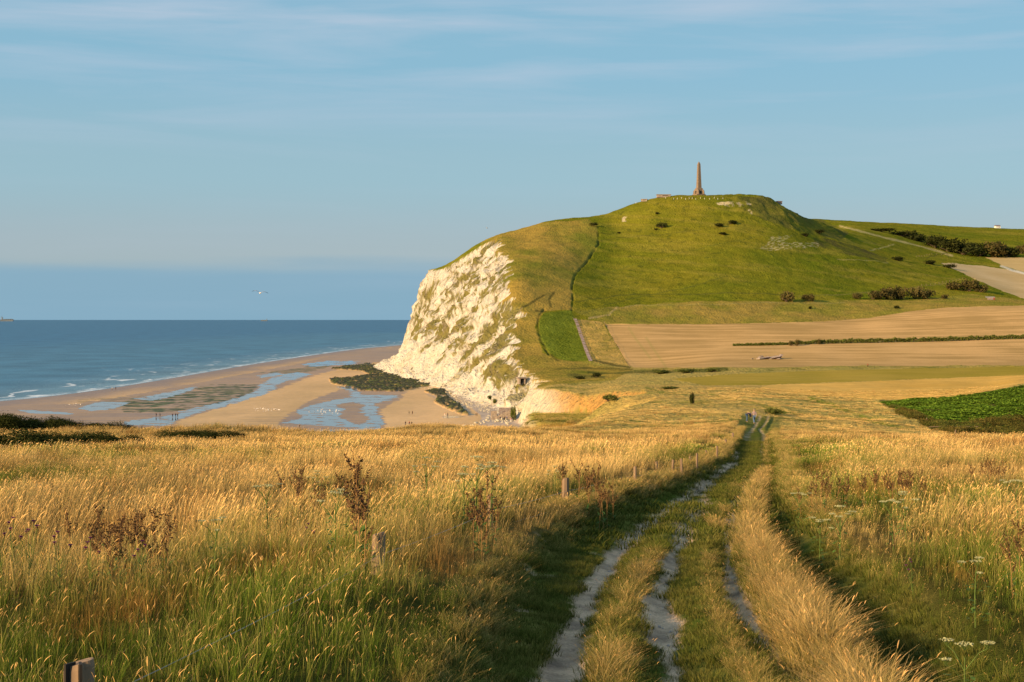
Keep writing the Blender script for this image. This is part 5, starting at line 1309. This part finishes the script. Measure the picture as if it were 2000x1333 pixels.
def foliage_mat(name, a, b_, amp=.5):
    m, nt = new_mat(name); L = nt.links.new; out = nd(nt, 'ShaderNodeOutputMaterial')
    hh = nd(nt, 'ShaderNodeAttribute', attribute_name='h'); sh = nd(nt, 'ShaderNodeSeparateXYZ'); L(hh.outputs['Vector'], sh.inputs[0])
    oi = nd(nt, 'ShaderNodeObjectInfo')
    tc = nd(nt, 'ShaderNodeTexCoord'); n = nd(nt, 'ShaderNodeTexNoise'); n.inputs['Scale'].default_value = 2.2; L(tc.outputs['Object'], n.inputs['Vector'])
    ad = nd(nt, 'ShaderNodeMath', operation='MULTIPLY_ADD'); ad.inputs[1].default_value = .7; L(sh.outputs['Y'], ad.inputs[0])
    k = nd(nt, 'ShaderNodeMath', operation='SUBTRACT'); k.inputs[1].default_value = .3; L(n.outputs['Fac'], k.inputs[0]); L(k.outputs[0], ad.inputs[2])
    mx = nd(nt, 'ShaderNodeMix', data_type='RGBA'); mx.inputs['A'].default_value = a+(1,); mx.inputs['B'].default_value = b_+(1,); L(ad.outputs[0], mx.inputs['Factor'])
    mr = nd(nt, 'ShaderNodeMapRange'); mr.inputs['To Min'].default_value = 1-amp*.4; mr.inputs['To Max'].default_value = 1+amp*.4; L(oi.outputs['Random'], mr.inputs['Value'])
    sc = nd(nt, 'ShaderNodeVectorMath', operation='SCALE'); L(mx.outputs['Result'], sc.inputs[0]); L(mr.outputs[0], sc.inputs['Scale'])
    d = nd(nt, 'ShaderNodeBsdfDiffuse'); t = nd(nt, 'ShaderNodeBsdfTranslucent'); ms = nd(nt, 'ShaderNodeMixShader'); ms.inputs[0].default_value = .22
    L(sc.outputs[0], d.inputs[0]); L(sc.outputs[0], t.inputs[0]); L(d.outputs[0], ms.inputs[1]); L(t.outputs[0], ms.inputs[2]); L(ms.outputs[0], out.inputs[0]); return m
M_bush = foliage_mat('thorn leaves', (.055,.055,.018), (.15,.115,.04)); M_bushd = foliage_mat('dark scrub leaves', (.016,.022,.007), (.055,.060,.016))
M_hedge = foliage_mat('field hedge leaves', (.05,.07,.015), (.16,.17,.04)); M_brown = foliage_mat('bramble leaves', (.09,.045,.018), (.20,.13,.04))
def bush_proto(n, leaf, seed, m, flat=.75):
    V, Fq, A = leaf_cloud(n, leaf, seed, flat); me = np_mesh('crown', V, Fq); add_col(me, 'h', A); me.materials.append(m)
    b = MB(); g = np.random.default_rng(seed)
    for k in range(5):
        a = k*1.3+g.uniform(); b.tube([(0,0,-.1),(.12*math.cos(a),.12*math.sin(a),.2),(.4*math.cos(a),.4*math.sin(a),.5*flat)], [.05,.035,.012], 5)
    bmesh.ops.recalc_face_normals(b.bm, faces=b.bm.faces); t = bpy.data.meshes.new('trunk'); b.bm.to_mesh(t); b.bm.free(); t.materials.append(M_bark)
    return me, t
BV = {}
for key, m in (('far', M_bush), ('dark', M_bushd), ('hedge', M_hedge), ('brown', M_brown)):
    BV[key] = [bush_proto(700, .085, 100+s, m) for s in range(3)]
BV['near'] = [bush_proto(6500, .032, 200+s, M_bushd) for s in range(3)]
_bi = [0]
def bush(name, X, Y, wm, hm, key, lab, grp=None, dm=None, cat='bush', sink=.05):
    me, t = BV[key][_bi[0] % len(BV[key])]; _bi[0] += 1
    z_ = zat(X, Y)
    T = empty(name, (X, Y, z_-sink*hm), _bi[0]*1.7); T.scale = (wm*.62, (dm or wm)*.62, hm*1.02)
    T.rotation_euler[2] = 0 if dm else _bi[0]*1.7
    tag(T, lab, cat, grp)
    a = bpy.data.objects.new('crown', me); COL.objects.link(a); a.parent = T
    b_ = bpy.data.objects.new('trunk', t); COL.objects.link(b_); b_.parent = T
    return T
def bush_px(px, py, wp, hp, key, lab, grp=None, y0=560, y1=2100, name='bush', dm=None):
    X, Y, Z = ground_at(px, py, y0, y1); k = Y/F
    return bush(name, X, Y, wp*k, hp*k, key, lab, grp, dm)
BL = [(1536,590,36,22,'far','larger of the two round thorn bushes on the lower slope'),(1579,589,28,15,'far','smaller round thorn bush right of its larger neighbour'),
      (1675,584,22,12,'far','greyish bush at the left end of the long thicket'),(1705,585,40,18,'far','low bush in the left part of the long thicket'),(1733,585,42,24,'far','tall brown bush left of the thicket centre'),
      (1760,585,44,27,'far','tallest brown bush in the middle of the long thicket'),(1787,584,40,24,'far','brown bush right of the thicket centre'),(1810,583,34,18,'far','low bush at the right end of the long thicket'),
      (1846,584,20,9,'far','small bush standing apart right of the long thicket'),
      (1868,566,46,16,'far','bush at the left foot of the wooded knoll'),(1893,569,44,24,'far','highest bush of the wooded knoll by the upper field'),(1915,571,30,16,'far','bush at the right foot of the wooded knoll'),
      (1546,676,10,11,'far','left of the two small round bushes in the field hedge'),(1557,676,14,13,'far','right and bigger of the paired bushes in the field hedge'),(1599,673,11,11,'far','single round bush in the field hedge, right of the pair'),
      (1292,446,26,12,'dark','dark clump of gorse on the upper slope left of the obelisk axis'),(1281,450,8,4,'dark','tiny dark shrub at the foot of the gorse clump'),(1405,443,22,7,'dark','left half of the dark gorse streak under the summit'),(1427,438,26,8,'dark','right half of the dark gorse streak under the summit'),
      (1412,459,22,5,'dark','flat dark gorse patch below the gorse streak'),(1284,419,9,5,'dark','small dark shrub high on the summit slope'),(1158,441,18,6,'dark','dark shrub where the ditch meets the skyline'),
      (1209,457,7,4,'dark','little dark shrub on the turf above the ditch'),
      (1583,604,10,6,'dark','dark small shrub in the grass under the two round bushes'),(1752,603,14,6,'dark','dark shrub in the rough grass under the long thicket'),
      (1720,453,60,7,'dark','thin dark hedge starting the lane behind the hill'),(1762,462,60,12,'dark','dark hedge along the lane behind the hill'),(1800,473,60,17,'dark','first of the dense lane bushes, next to the thin hedge'),(1826,484,66,24,'dark','broad dark bush low in the lane hedge'),
      (1853,492,70,26,'dark','broad dark bush in the middle of the lane hedge'),(1882,498,64,26,'dark','dark bush where the lane hedge meets the upper field'),(1912,501,62,20,'dark','low dark bush on the rim of the upper field'),(1944,502,62,30,'far','bushy crown among trees above the far right field'),
      (1968,502,54,20,'dark','low bush right of the bushy crown above the far field'),(1995,496,26,18,'far','brown bush touching the right edge above the far field'),(1905,487,60,13,'dark','upper dark hedge parallel to the lane hedge'),
      (1940,484,30,12,'dark','right end of the upper dark hedge'),(1755,510,30,9,'dark','dark scrub under the shady shoulder'),(1820,517,34,9,'dark','scrub along the wall of the upper tan field'),(1855,524,28,8,'dark','small scrub on the wall right of the first patch'),
      (1600,457,20,9,'dark','green shrub in the fold below the summit shoulder'),(1572,462,18,7,'dark','left shrub in the fold below the summit shoulder')]
for i, (px, py, w, h_, key, lab) in enumerate(BL): bush_px(px, py, w, h_, key, lab, None, 600 if py > 560 else 850, 2050)
BL2 = [(1354,790,14,24,'dark','upright dark bush alone in the gold grass left of the walkers'),(1165,737,26,9,'dark','dark scrub on the bank left of the gully head'),(1130,741,30,7,'dark','low scrub at the top of the gully'),
       (1395,727,30,8,'hedge','green bank shrub at the right end of the valley ditch'),(1340,729,50,9,'hedge','long green shrub in the valley ditch'),(1290,730,50,8,'hedge','green shrub at the left end of the valley ditch'),
       (1188,784,42,13,'hedge','green bush at the head of the clay gully'),(1003,822,14,30,'hedge','yellow green shrub at the foot of the clay cliff'),(993,812,10,14,'hedge','small shrub beside the concrete ramp'),
       (1300,760,46,5,'hedge','low green shrub strip in the gold grass above the gully'),(957,782,12,9,'hedge','left bush at the foot of the chalk above the shingle'),(967,788,12,9,'hedge','right bush at the foot of the chalk above the shingle'),
       (1510,809,40,12,'hedge','green mound of grass and scrub right of the walkers')]
for (px, py, w, h_, key, lab) in BL2: bush_px(px, py, w, h_, key, lab, None, 150, 900)
# long field hedge
hp = [ground_at(px, py, 600, 900) for px, py in [(1432,676),(1500,675),(1600,672),(1700,670),(1800,668),(1900,665),(2010,662)]]
hp = smooth_poly(np.array(hp)[:, :2], 8); V = []; Fq = []; A = []; g = np.random.default_rng(9); L_ = len(hp)
for i in range(11000):
    t = g.uniform(0, L_-1.001)**1.0; k = int(t); p = hp[k]*(1-(t-k))+hp[k+1]*(t-k); gr_ = min(1, .35+t/L_*1.5)
    hh = (2.0*gr_)*(1+.12*math.sin(t*2.1)+.1*math.sin(t*5.7+1)+.25*float(noise2(np.array([t*1.9]), np.array([.5]))[0])); c = np.array([p[0]+g.normal()*.1, p[1]+g.uniform(-1, 1)*1.3, zat(p[0], p[1])*0+g.uniform(0, 1)**.6*hh]); u = g.normal(size=3)*.26; w = g.normal(size=3)*.2
    b0 = len(V); V += [c-u, c+w, c+u, c-w]; Fq.append((b0, b0+1, b0+2, b0+3)); A += [(c[2]/3, g.uniform(), 0)]*4
V = np.array(V); V[:, 2] += gz(V[:, 0], V[:, 1])
me = np_mesh('hedge', V-np.array([hp[0][0], hp[0][1], 0]), np.array(Fq)); add_col(me, 'h', np.array(A)); o = link('hedge', me, M_hedge); o.location = (hp[0][0], hp[0][1], 0)
tag(o, 'long low green hedge dividing the tan field', 'hedge')
# thorn scrub on the seaward brow
SC = [(-10,812,56,40,112),(22,814,50,38,112),(58,820,60,30,114),(95,822,56,28,114),(132,824,60,26,114),(168,828,56,26,115),(205,830,52,22,115),(240,836,40,18,115)]
SCL = ['tall thorn scrub at the left edge on the seaward brow','second dark thorn bush from the left on the brow','third dark thorn bush from the left on the brow','fourth thorn bush, middle of the brow hedge','fifth thorn bush, middle of the brow hedge','sixth thorn bush, lower than its left neighbours','seventh thorn bush near the tapering end','last small thorn bush ending the brow hedge']
for (px, top, wp, hp_, Y), lab in zip(SC, SCL):
    k = Y/F; X = (px-1000)/F*Y; zt = ZC-(top-HZ)*k; z_ = zat(X, Y)
    bush('thorn_bush', X, Y, wp*k*1.6, (max(zt-z_, .5)+.12)*1.15, 'near', lab, 'thorn bushes on the seaward brow')
SC2 = [(10,842,120,60,'wide dark bush added as shadowed grass at the left edge below the brow'),(90,850,110,66,'dark bush added as shadowed grass, second from the left'),(170,858,90,66,'dark bush added as shadowed grass left of the gap in the gold grass'),(240,868,60,68,'small bramble tapering off into the grass'),  # left three bushes stand in for a band of shadowed grass
       (335,862,70,82,'first of the right hand bramble chain'),(378,862,80,80,'middle bramble of the right hand chain'),(425,866,80,78,'round bramble at the right end of the chain')]
for px, top, wp, Y, lab in SC2:
    k = Y/F; X = (px-1000)/F*Y; zt = ZC-(top-HZ)*k; z_ = zat(X, Y)
    bush('dark_mound', X, Y, wp*k*1.35, max(zt-z_, .58)*1.15 if Y > 67 else max(zt-z_, .7)*1.15, 'near', lab, 'bramble mounds in the meadow', dm=wp*k*1.0)
# ------------------------------------------------------------------ meadow plants
M_rust = mat('rusty dock seed', (.10,.052,.022), amp=.4, bump=0); M_stem = mat('dry stem', (.30,.17,.06), amp=.3, bump=0); M_gstem = mat('green stem', (.10,.15,.03), amp=.3, bump=0)
M_umb = mat('white florets', (.38,.38,.20), amp=.15, bump=0); M_purp = mat('purple florets', (.16,.03,.13), amp=.3, bump=0); M_leaf = mat('plant leaf', (.07,.13,.02), amp=.4, bump=0)
M_dead = mat('dead seed head', (.10,.055,.03), amp=.3, bump=0)
def quads(n, f):
    V = []; Fq = []
    for i in range(n):
        c, u, w = f(i); b0 = len(V); V += [c-u, c+w, c+u, c-w]; Fq.append((b0, b0+1, b0+2, b0+3))
    return np.array(V), np.array(Fq)
def dock(seed, H_=1.0, branch=6):
    g = np.random.default_rng(seed); T = empty('dock_plant', (0,0,0)); b = MB(); lean = g.normal(size=2)*.06
    st = lambda t: np.array([lean[0]*t*t*H_, lean[1]*t*t*H_, t*H_]); b.tube([st(0), st(.35), st(.7), st(1)], [.007,.006,.005,.003], 5)
    ax = [(st(.45), st(1))]
    for k in range(branch):
        t = g.uniform(.35, .8); a = g.uniform(0, 6.28); p = st(t); L_ = H_*g.uniform(.15, .34); q = p+np.array([math.cos(a)*L_*.45, math.sin(a)*L_*.45, L_*.85])
        b.tube([p, (p+q)/2+np.array([math.cos(a), math.sin(a), 0])*L_*.08, q], [.004,.003,.002], 4); ax.append((p, q))
    b.build('stem', M_stem, T)
    def f(i):
        p, q = ax[i % len(ax)]; t = g.uniform(.15, 1)**.8; t = round(t*9)/9+g.normal()*.02; c = p+(q-p)*t+g.normal(size=3)*.011*H_; u = g.normal(size=3)*.008; w = g.normal(size=3)*.007; return c, u, w
    V, Fq = quads(300, f); link('seeds', np_mesh('seeds', V, Fq), M_rust, T)
    def f2(i):
        a = i*2.1; t = g.uniform(.05, .4); c = st(t)+np.array([math.cos(a), math.sin(a), .2])*.07; u = np.array([math.cos(a), math.sin(a), g.uniform(-.6, .8)])*.08; w = np.array([-math.sin(a), math.cos(a), 0])*.022; return c, u, w
    V, Fq = quads(7, f2); link('foliage', np_mesh('foliage', V, Fq), M_leaf, T); return T
def hogweed(seed, H_=1.05, n=5, sz=.075):
    g = np.random.default_rng(seed); T = empty('hogweed', (0,0,0)); b = MB(); b.tube([(0,0,0),(.01,0,H_*.5),(.0,.01,H_*.86)], [.011,.009,.006], 6); heads = [(np.array([0,.01,H_]), sz*1.2)]
    for k in range(n-1):
        a = k*2.4+g.uniform(); z0 = H_*g.uniform(.45, .75); q = np.array([math.cos(a)*.22, math.sin(a)*.22, z0+H_*.24]); b.tube([(0,0,z0),q*[.6,.6,1]-[0,0,.05],q], [.006,.005,.004], 5); heads.append((q+[0,0,.05], sz*g.uniform(.6,1)))
    for c, s_ in heads:
        V = []; Fq = []
        for r in range(14):
            a = r*2.4; q = s_*math.sqrt((r+.5)/14); e = c+np.array([math.cos(a)*q, math.sin(a)*q, .012-q*q*1.2]); b.tube([c-[0,0,.06], e], [.0016,.0012], 3, cap=False)
            for m_ in range(9):
                p = e+g.normal(size=3)*[.009,.009,.003]; u = g.normal(size=3)*.005; w = g.normal(size=3)*.005; b0 = len(V); V += [p-u, p+w, p+u, p-w]; Fq.append((b0, b0+1, b0+2, b0+3))
        link('umbel', np_mesh('umbel', np.array(V), np.array(Fq)), M_umb, T)
    b.build('stem', M_gstem, T)
    def f2(i):
        a = i*2.1; t = g.uniform(.1, .7)*H_; r = g.uniform(.05, .2); c = np.array([math.cos(a)*r, math.sin(a)*r, t]); u = np.array([math.cos(a), math.sin(a), g.uniform(-.5, .5)])*.045; w = np.array([-math.sin(a), math.cos(a), g.normal()*.2])*.025; return c, u, w
    V, Fq = quads(34, f2); link('foliage', np_mesh('foliage', V, Fq), M_leaf, T); return T
def thistle(seed, H_=.75):
    g = np.random.default_rng(seed); T = empty('knapweed', (0,0,0)); b = MB(); hs = []
    for k in range(4):
        a = k*1.7+g.uniform(); q = np.array([math.cos(a)*.09*k/2, math.sin(a)*.09*k/2, H_*(1-.07*k)]); b.tube([(0,0,.1+.05*k),(q[0]*.5,q[1]*.5,H_*.6),q], [.004,.003,.003], 5); hs.append(q)
    b.build('stem', M_gstem, T)
    for q in hs: b = MB(); b.tube([q-[0,0,.008], q+[0,0,.006], q+[0,0,.018]], [.005,.012,.008], 7); b.build('seed_head', M_dead, T)
    def f(i):
        q = hs[i % len(hs)]; a = g.uniform(0, 6.28); r = g.uniform(.0, .02); c = q+np.array([math.cos(a)*r, math.sin(a)*r, .024]); u = np.array([math.cos(a)*.010, math.sin(a)*.010, .008]); w = g.normal(size=3)*.004; return c, u, w
    V, Fq = quads(130, f); link('flower', np_mesh('flower', V, Fq), M_purp, T)
    def f2(i):
        a = i*2.1; t = g.uniform(.1, .7)*H_; c = np.array([math.cos(a)*.04, math.sin(a)*.04, t]); u = np.array([math.cos(a), math.sin(a), .6])*.05; w = np.array([-math.sin(a), math.cos(a), 0])*.008; return c, u, w
    V, Fq = quads(12, f2); link('foliage', np_mesh('foliage', V, Fq), M_leaf, T); return T
def near_pt(px, py):     # py = root of the plant
    Y = 1.9/((py-HZ)/F-0.062); X = (px-1000)/F*Y; return X, Y, float(full_z(np.array([X]), np.array([Y]))[0][0])
def place(protos, L_, cat):
    for i, (px, py, s_, lab, grp) in enumerate(L_):
        p = protos[i % len(protos)]; o = p if i < len(protos) else copy_tree(p)
        o.location = near_pt(px, py); o.rotation_euler = (rng.normal()*.04, rng.normal()*.04, rng.uniform(0, 6.28)); o.scale = (s_*1.0, s_*1.0, s_); tag(o, lab, cat, grp)
DK = []
gp = np.random.default_rng(21)
for i in range(26): DK.append((gp.normal(235, 56), gp.uniform(1110, 1165), gp.uniform(.5, .82), 'dark brown dock in the dense dead clump at lower left', 'docks in the dense clump at lower left'))
for px, py, s_ in [(706,1165,1.25),(694,1158,1.1),(722,1150,1.0),(712,1175,.95)]: DK.append((px, py, s_, 'tall rust coloured dock beside the stout knotty post', 'tall docks beside the knotty post'))
for px, py, s_ in [(936,1105,.9),(950,1098,1.0),(925,1112,.85),(942,1118,.8),(965,1085,.7)]: DK.append((px, py, s_, 'rusty dock among the stems below the white umbels', 'rusty docks below the umbels'))
for i in range(12): DK.append((gp.uniform(1040, 1200), gp.uniform(985, 1010), gp.uniform(.7, 1.0), 'reddish dock on the verge by the sunlit round post', 'reddish docks on the verge by the sunlit post'))
for i in range(16): DK.append((gp.normal(1745, 40), gp.uniform(985, 1000), gp.uniform(.6, .8), 'dark red dock in the rusty patch of the right hand meadow', 'docks in the rusty patch on the right'))
for i in range(9): DK.append((gp.normal(1935, 25), gp.uniform(950, 962), gp.uniform(.6, .8), 'brown dock in the small far patch near the right edge', 'docks in the far right patch'))
for i in range(3): DK.append((gp.uniform(1955, 2010), gp.uniform(1130, 1180), gp.uniform(.55, .75), 'brown dock at the right edge of the meadow', 'docks at the right edge'))
for i in range(12): DK.append((gp.uniform(540, 700), gp.uniform(1000, 1040), gp.uniform(.7, .95), 'dry brown dock in the middle of the left meadow', 'docks in the middle of the left meadow'))
for i in range(9): DK.append((gp.uniform(1560, 1660), gp.uniform(985, 1020), gp.uniform(.6, .8), 'small dock right of the green verge', 'small docks right of the green verge'))
place([dock(300+s, 1.0, 5+s) for s in range(4)], DK, 'dock')
HG = [(928,1055,1.0,'biggest white flowered hogweed left of the thin dark post',None),(905,1062,.8,'shorter hogweed left of the biggest one',None),(958,1050,.9,'hogweed right against the thin dark post',None),
      (832,1010,.95,'yellowish hogweed deep in the left meadow',None),(655,1135,.85,'hogweed with flat white heads left of the knotty post',None),(525,1070,.8,'hogweed low in the middle of the left meadow',None),
      (620,1000,.75,'far hogweed in the gold grass of the left meadow',None),(1888,1330,.7,'single large white umbel at the lower right',None),(1560,1010,.75,'hogweed at the upper end of the green verge',None),
      (1640,1065,.8,'hogweed with several heads on the right hand verge',None),(1600,1060,.75,'hogweed on the green verge, left of the several headed one',None),(1745,1075,.66,'white hogweed in the middle of the right meadow',None),
      (1770,1068,.75,'smaller hogweed beside the one in mid meadow',None),(1905,1215,.62,'pale hogweed near the right edge of the meadow',None),(1990,1045,.8,'hogweed touching the right edge of the picture',None),
      (1085,985,.6,'greenish umbel plant behind the sunlit round post',None),(420,1150,.7,'small white umbel plant in the lower left grass',None)]
place([hogweed(400, 1.0, 6), hogweed(401, .95, 4), hogweed(402, 1.0, 5)], HG, 'hogweed')
TH = [(8,1160,.95,'purple knapweed at the left edge of the picture',None),(26,1150,.95,'pair of purple knapweed heads second from the left edge',None),(56,1165,.95,'dark purple knapweed left of the dead clump',None),(117,1180,.85,'purple knapweed under the dead clump',None),
      (178,1182,.8,'small purple knapweed below the left of the dead clump',None),(275,1200,.8,'small purple knapweed below the right of the dead clump',None),(600,1150,.7,'knapweed in the green grass left of the knotty post',None),(1785,1155,.6,'lone purple knapweed in the right meadow',None)]
place([thistle(500), thistle(501)], TH, 'knapweed')

# ------------------------------------------------------------------ crop and brambles by the right hand field
def scatter_poly(name, col, nv, P, y0, y1, dens, hs, tintf, label, cat, px0, px1, zoff=0.0, jit=.25):
    X, Y = sample(y0, y1, dens*QG, px0, px1); Z = land(X, Y)[0]; px, py = proj(X, Y, Z)
    ok = in_poly(px+3*noise2(X/2, Y/3), py+1.5*noise2(X/3, Y/2), P); X, Y, Z = X[ok], Y[ok], Z[ok]; n = len(X)
    s = hs*np.clip(1+.25*fbm2(X/6, Y/8, 2)+rng.normal(size=n)*jit*.6, .5, 1.7)
    scatter(name, col, np.stack([X, Y, Z+zoff], 1), np.stack([0*X, 0*X, rng.uniform(0, 6.28, n)], 1), np.stack([s, s, s], 1), rng.integers(0, nv, n), tintf(X, Y, n), label, cat)
def rosette(seed, n=16):
    g = np.random.default_rng(seed); V = []; Fq = []; A = []
    for i in range(n):
        a = i*2.4+g.normal()*.2; e = g.uniform(.35, 1.25); L_ = g.uniform(.6, 1.0); d = np.array([math.cos(a)*math.cos(e), math.sin(a)*math.cos(e), math.sin(e)]); s = np.array([-math.sin(a), math.cos(a), 0])
        b0 = len(V); va = g.uniform()
        for t, w in ((.15,.05),(.5,.20),(.8,.22),(1.05,.05)):
            c = d*L_*t+np.array([math.cos(a), math.sin(a), 0])*.28*t*t-np.array([0,0,.30*t*t*t]); V += [c-s*w, c+s*w]; A += [(t, va, 0)]*2
        for k in range(3): Fq.append((b0+2*k, b0+2*k+1, b0+2*k+3, b0+2*k+2))
    return np.array(V), np.array(Fq), np.array(A)
BEET = [(1712,784),(1780,780),(1870,776),(1940,766),(2000,754),(2300,740),(2300,830),(2000,818),(1940,822),(1880,832),(1830,828),(1770,806)]
scatter_poly('sugar_beet_crop', tuft_objs('beet', M_beet, [rosette(s) for s in range(3)]), 3, BEET, 225, 340, 2.6, .62,
    lambda X, Y, n: np.stack([np.clip(.5+.8*fbm2(X/8, Y/10, 2), 0, 1), np.clip(1+.25*rng.normal(size=n), .4, 1.6), 0*X], 1), 'bright green leafy root crop filling the field corner at right', 'crop', 1680, 2300)
def scrubclump(seed):
    V, Fq, A = leaf_cloud(260, .085, seed, .6); return V, Fq, A
BRB = [(1722,788),(1770,806),(1830,828),(1880,832),(1940,822),(2000,818),(2300,830),(2300,905),(2000,884),(1940,872),(1885,852),(1830,842),(1770,818)]
scatter_poly('bramble_cover', tuft_objs('bramble', M_scrub, [scrubclump(600+s) for s in range(3)]), 3, BRB, 160, 300, .55, 1.0,
    lambda X, Y, n: np.stack([np.clip(.5+.8*fbm2(X/8, Y/10, 2), 0, 1), np.clip(1.3+.5*fbm2(X/6, Y/6, 2)+.3*rng.normal(size=n), .5, 2.4), 0*X], 1), 'dark bramble and weed cover fringing the green crop', 'scrub', 1690, 2300)

# ------------------------------------------------------------------ rocks
def rock_mesh(seed, m, sub=2):
    bm = bmesh.new(); bmesh.ops.create_icosphere(bm, subdivisions=sub, radius=1); V = np.array([v.co[:] for v in bm.verts]); g = np.random.default_rng(seed)
    for k in range(9):
        n = g.normal(size=3); n /= np.linalg.norm(n); d = V@n; lim = g.uniform(.45, .8); V = V-np.outer(np.maximum(d-lim, 0), n)*.95
    V = V*(1+.12*fbm3(V[:, 0]*1.5+seed, V[:, 1]*1.5, V[:, 2]*1.5, 3))[:, None]*[1, .8, .62]
    for v, c in zip(bm.verts, V): v.co = c
    me = bpy.data.meshes.new('boulder'); bm.to_mesh(me); bm.free(); me.materials.append(m); return me
M_stone2 = mat('flint chips', (.42,.36,.30), scale=20, amp=.5, col2=(.12,.10,.09))
M_chalkrock = mat('fallen chalk', (.52,.47,.36), scale=1.5, amp=.15, col2=(.34,.29,.2)); M_weedrock = mat('weedy rock', (.075,.08,.025), scale=1.2, amp=.6, col2=(.02,.02,.012), rough=.6)
RK = [rock_mesh(s, M_chalkrock) for s in range(5)]
g = np.random.default_rng(77)
def boulders(n, P, s0, s1, lab, grp):
    xs = [p[0] for p in P]; ys = [p[1] for p in P]; k = 0
    while k < n:
        px, py = g.uniform(min(xs), max(xs)), g.uniform(min(ys), max(ys))
        if not in_poly(np.array([px]), np.array([py]), P)[0]: continue
        X, Y, Z = ground_at(px, py, 400, 1500); s_ = s0*(s1/s0)**g.uniform()
        o = bpy.data.objects.new('boulder', RK[k % 5]); COL.objects.link(o); o.location = (X, Y, Z+s_*.2); o.rotation_euler = tuple(g.uniform(-.6, .6, 2))+(g.uniform(0, 6.28),); o.scale = (s_,)*3
        tag(o, lab, 'boulder', grp); k += 1
boulders(55, [(905,834),(935,826),(955,816),(975,815),(995,825),(992,830),(960,824),(930,834),(912,840)], .45, 1.1, 'pale chalk boulder in the heap below the concrete ramp', 'boulders heaped below the ramp')
boulders(60, [(742,711),(770,700),(795,715),(830,740),(880,752),(905,765),(885,772),(840,752),(800,742),(770,722)], .7, 2.0, 'pale fallen chalk block at the foot of the cliff', 'chalk blocks at the foot of the cliff')
# smaller waste, uncountable
X, Y = sample(560, 1400, .35, 680, 1060); z_, bz_, h_, inl_, si_, arc_, ds_ = land(X, Y)
ok = (inl_ > -9+6*noise2(X/8, Y/20)) & (z_-bz_ < 9) & (rng.uniform(size=X.shape) < .8*np.exp(-np.maximum(si_, 0)/8))
X, Y, Z = X[ok], Y[ok], z_[ok]; n = len(X); s = .28*np.exp(rng.normal(size=n)*.5)
def mesh_arr(me): 
    V = np.array([v.co[:] for v in me.vertices]); Fq = np.array([list(p.vertices) for p in me.polygons]); return V, Fq
rc = bpy.data.collections.new('rubble')
for k in range(4): me = rock_mesh(20+k, M_chalkrock, 1); rc.objects.link(bpy.data.objects.new('rubble', me))
scatter('chalk_rubble', rc, np.stack([X, Y, Z+.05], 1), rng.uniform(-.6, .6, (n, 3)), np.stack([s, s, s], 1), rng.integers(0, 4, n), np.ones((n, 3)), 'litter of small fallen chalk along the cliff foot', 'rubble')
X, Y = sample(560, 1400, .8, 620, 940); z_, bz_, h_, inl_, si_, arc_, ds_ = land(X, Y); px, py = proj(X, Y, z_)
cb, wt_, rf = colour_beach(X, Y, z_, ds_, inl_, px, py); ok = (rf > .5) & (inl_ < 0) & (rng.uniform(size=X.shape) < .6)
X, Y, Z = X[ok], Y[ok], z_[ok]; n = len(X); s = .36*np.exp(rng.normal(size=n)*.5)
rc = bpy.data.collections.new('weed_rock')
for k in range(4): me = rock_mesh(30+k, M_weedrock, 1); rc.objects.link(bpy.data.objects.new('weed_rock', me))
scatter('seaweed_rocks', rc, np.stack([X, Y, Z+.25], 1), rng.uniform(-.6, .6, (n, 3)), np.stack([s, s, s*.8], 1), rng.integers(0, 4, n), np.ones((n, 3)), 'dark seaweed covered rocks of the reef by the headland', 'rocks')

# rough grass standing on the gully terrace and its ochre front
X, Y = sample(395, 600, 1.1, 1000, 1260); z_, bz_, h_, inl_, si_, arc_, ds_ = land(X, Y)
ok = (X > 3) & ((z_-bz_ < .6) & (Y < 500)); X, Y = X[ok], Y[ok]; Z = gz(X, Y); n = len(X); fr = sst(442, 430, Y)*(land(X, Y)[0]-beach_z(X, Y)[0] < .6)
s = .75*np.clip(1+.3*fbm2(X/4, Y/6, 2)+.12*rng.normal(size=n), .4, 1.6)
scatter('gully_grass', tuft_objs('grass_tuft', M_mead, V4), np.stack([X, Y, Z-.05], 1), np.stack([0*X, 0*X, rng.normal(size=n)], 1), np.stack([s, s, s], 1), rng.integers(0, 3, n),
    np.stack([np.clip(.75+.5*fbm2(X/8, Y/9, 2)-.9*fr, 0, 1), np.clip(.85+.25*fbm2(X/3, Y/3, 2)-.1*fr, .4, 1.3), 0*X], 1), 'rough green and ochre grass on the terrace in front of the clay bank', 'grass')

# stones lying in the wheel ruts
X, Y = sample(7, 45, 26, 980, 1750); Z, D_ = full_z(X, Y); a_, b_, c_, d_ = rut_masks(X, Y, D_); k_ = np.maximum(np.maximum(a_, b_), np.maximum(c_, d_*.6))*(D_['inn'] > .3)
ok = rng.uniform(size=X.shape) < k_*.55; X, Y, Z = X[ok], Y[ok], Z[ok]; n = len(X); s = .010*np.exp(rng.normal(size=n)*.55)*(1+Y/40)
scatter('track_stones', rc2 if False else (lambda c: ([c.objects.link(bpy.data.objects.new('stone', rock_mesh(50+k, M_stone2, 1))) for k in range(3)], c)[1])(bpy.data.collections.new('stone')),
    np.stack([X, Y, Z-.03], 1), rng.uniform(-.6, .6, (n, 3)), np.stack([s, s, s], 1), rng.integers(0, 3, n), np.ones((n, 3)), 'chips of chalk and flint lying in the wheel ruts', 'stones')
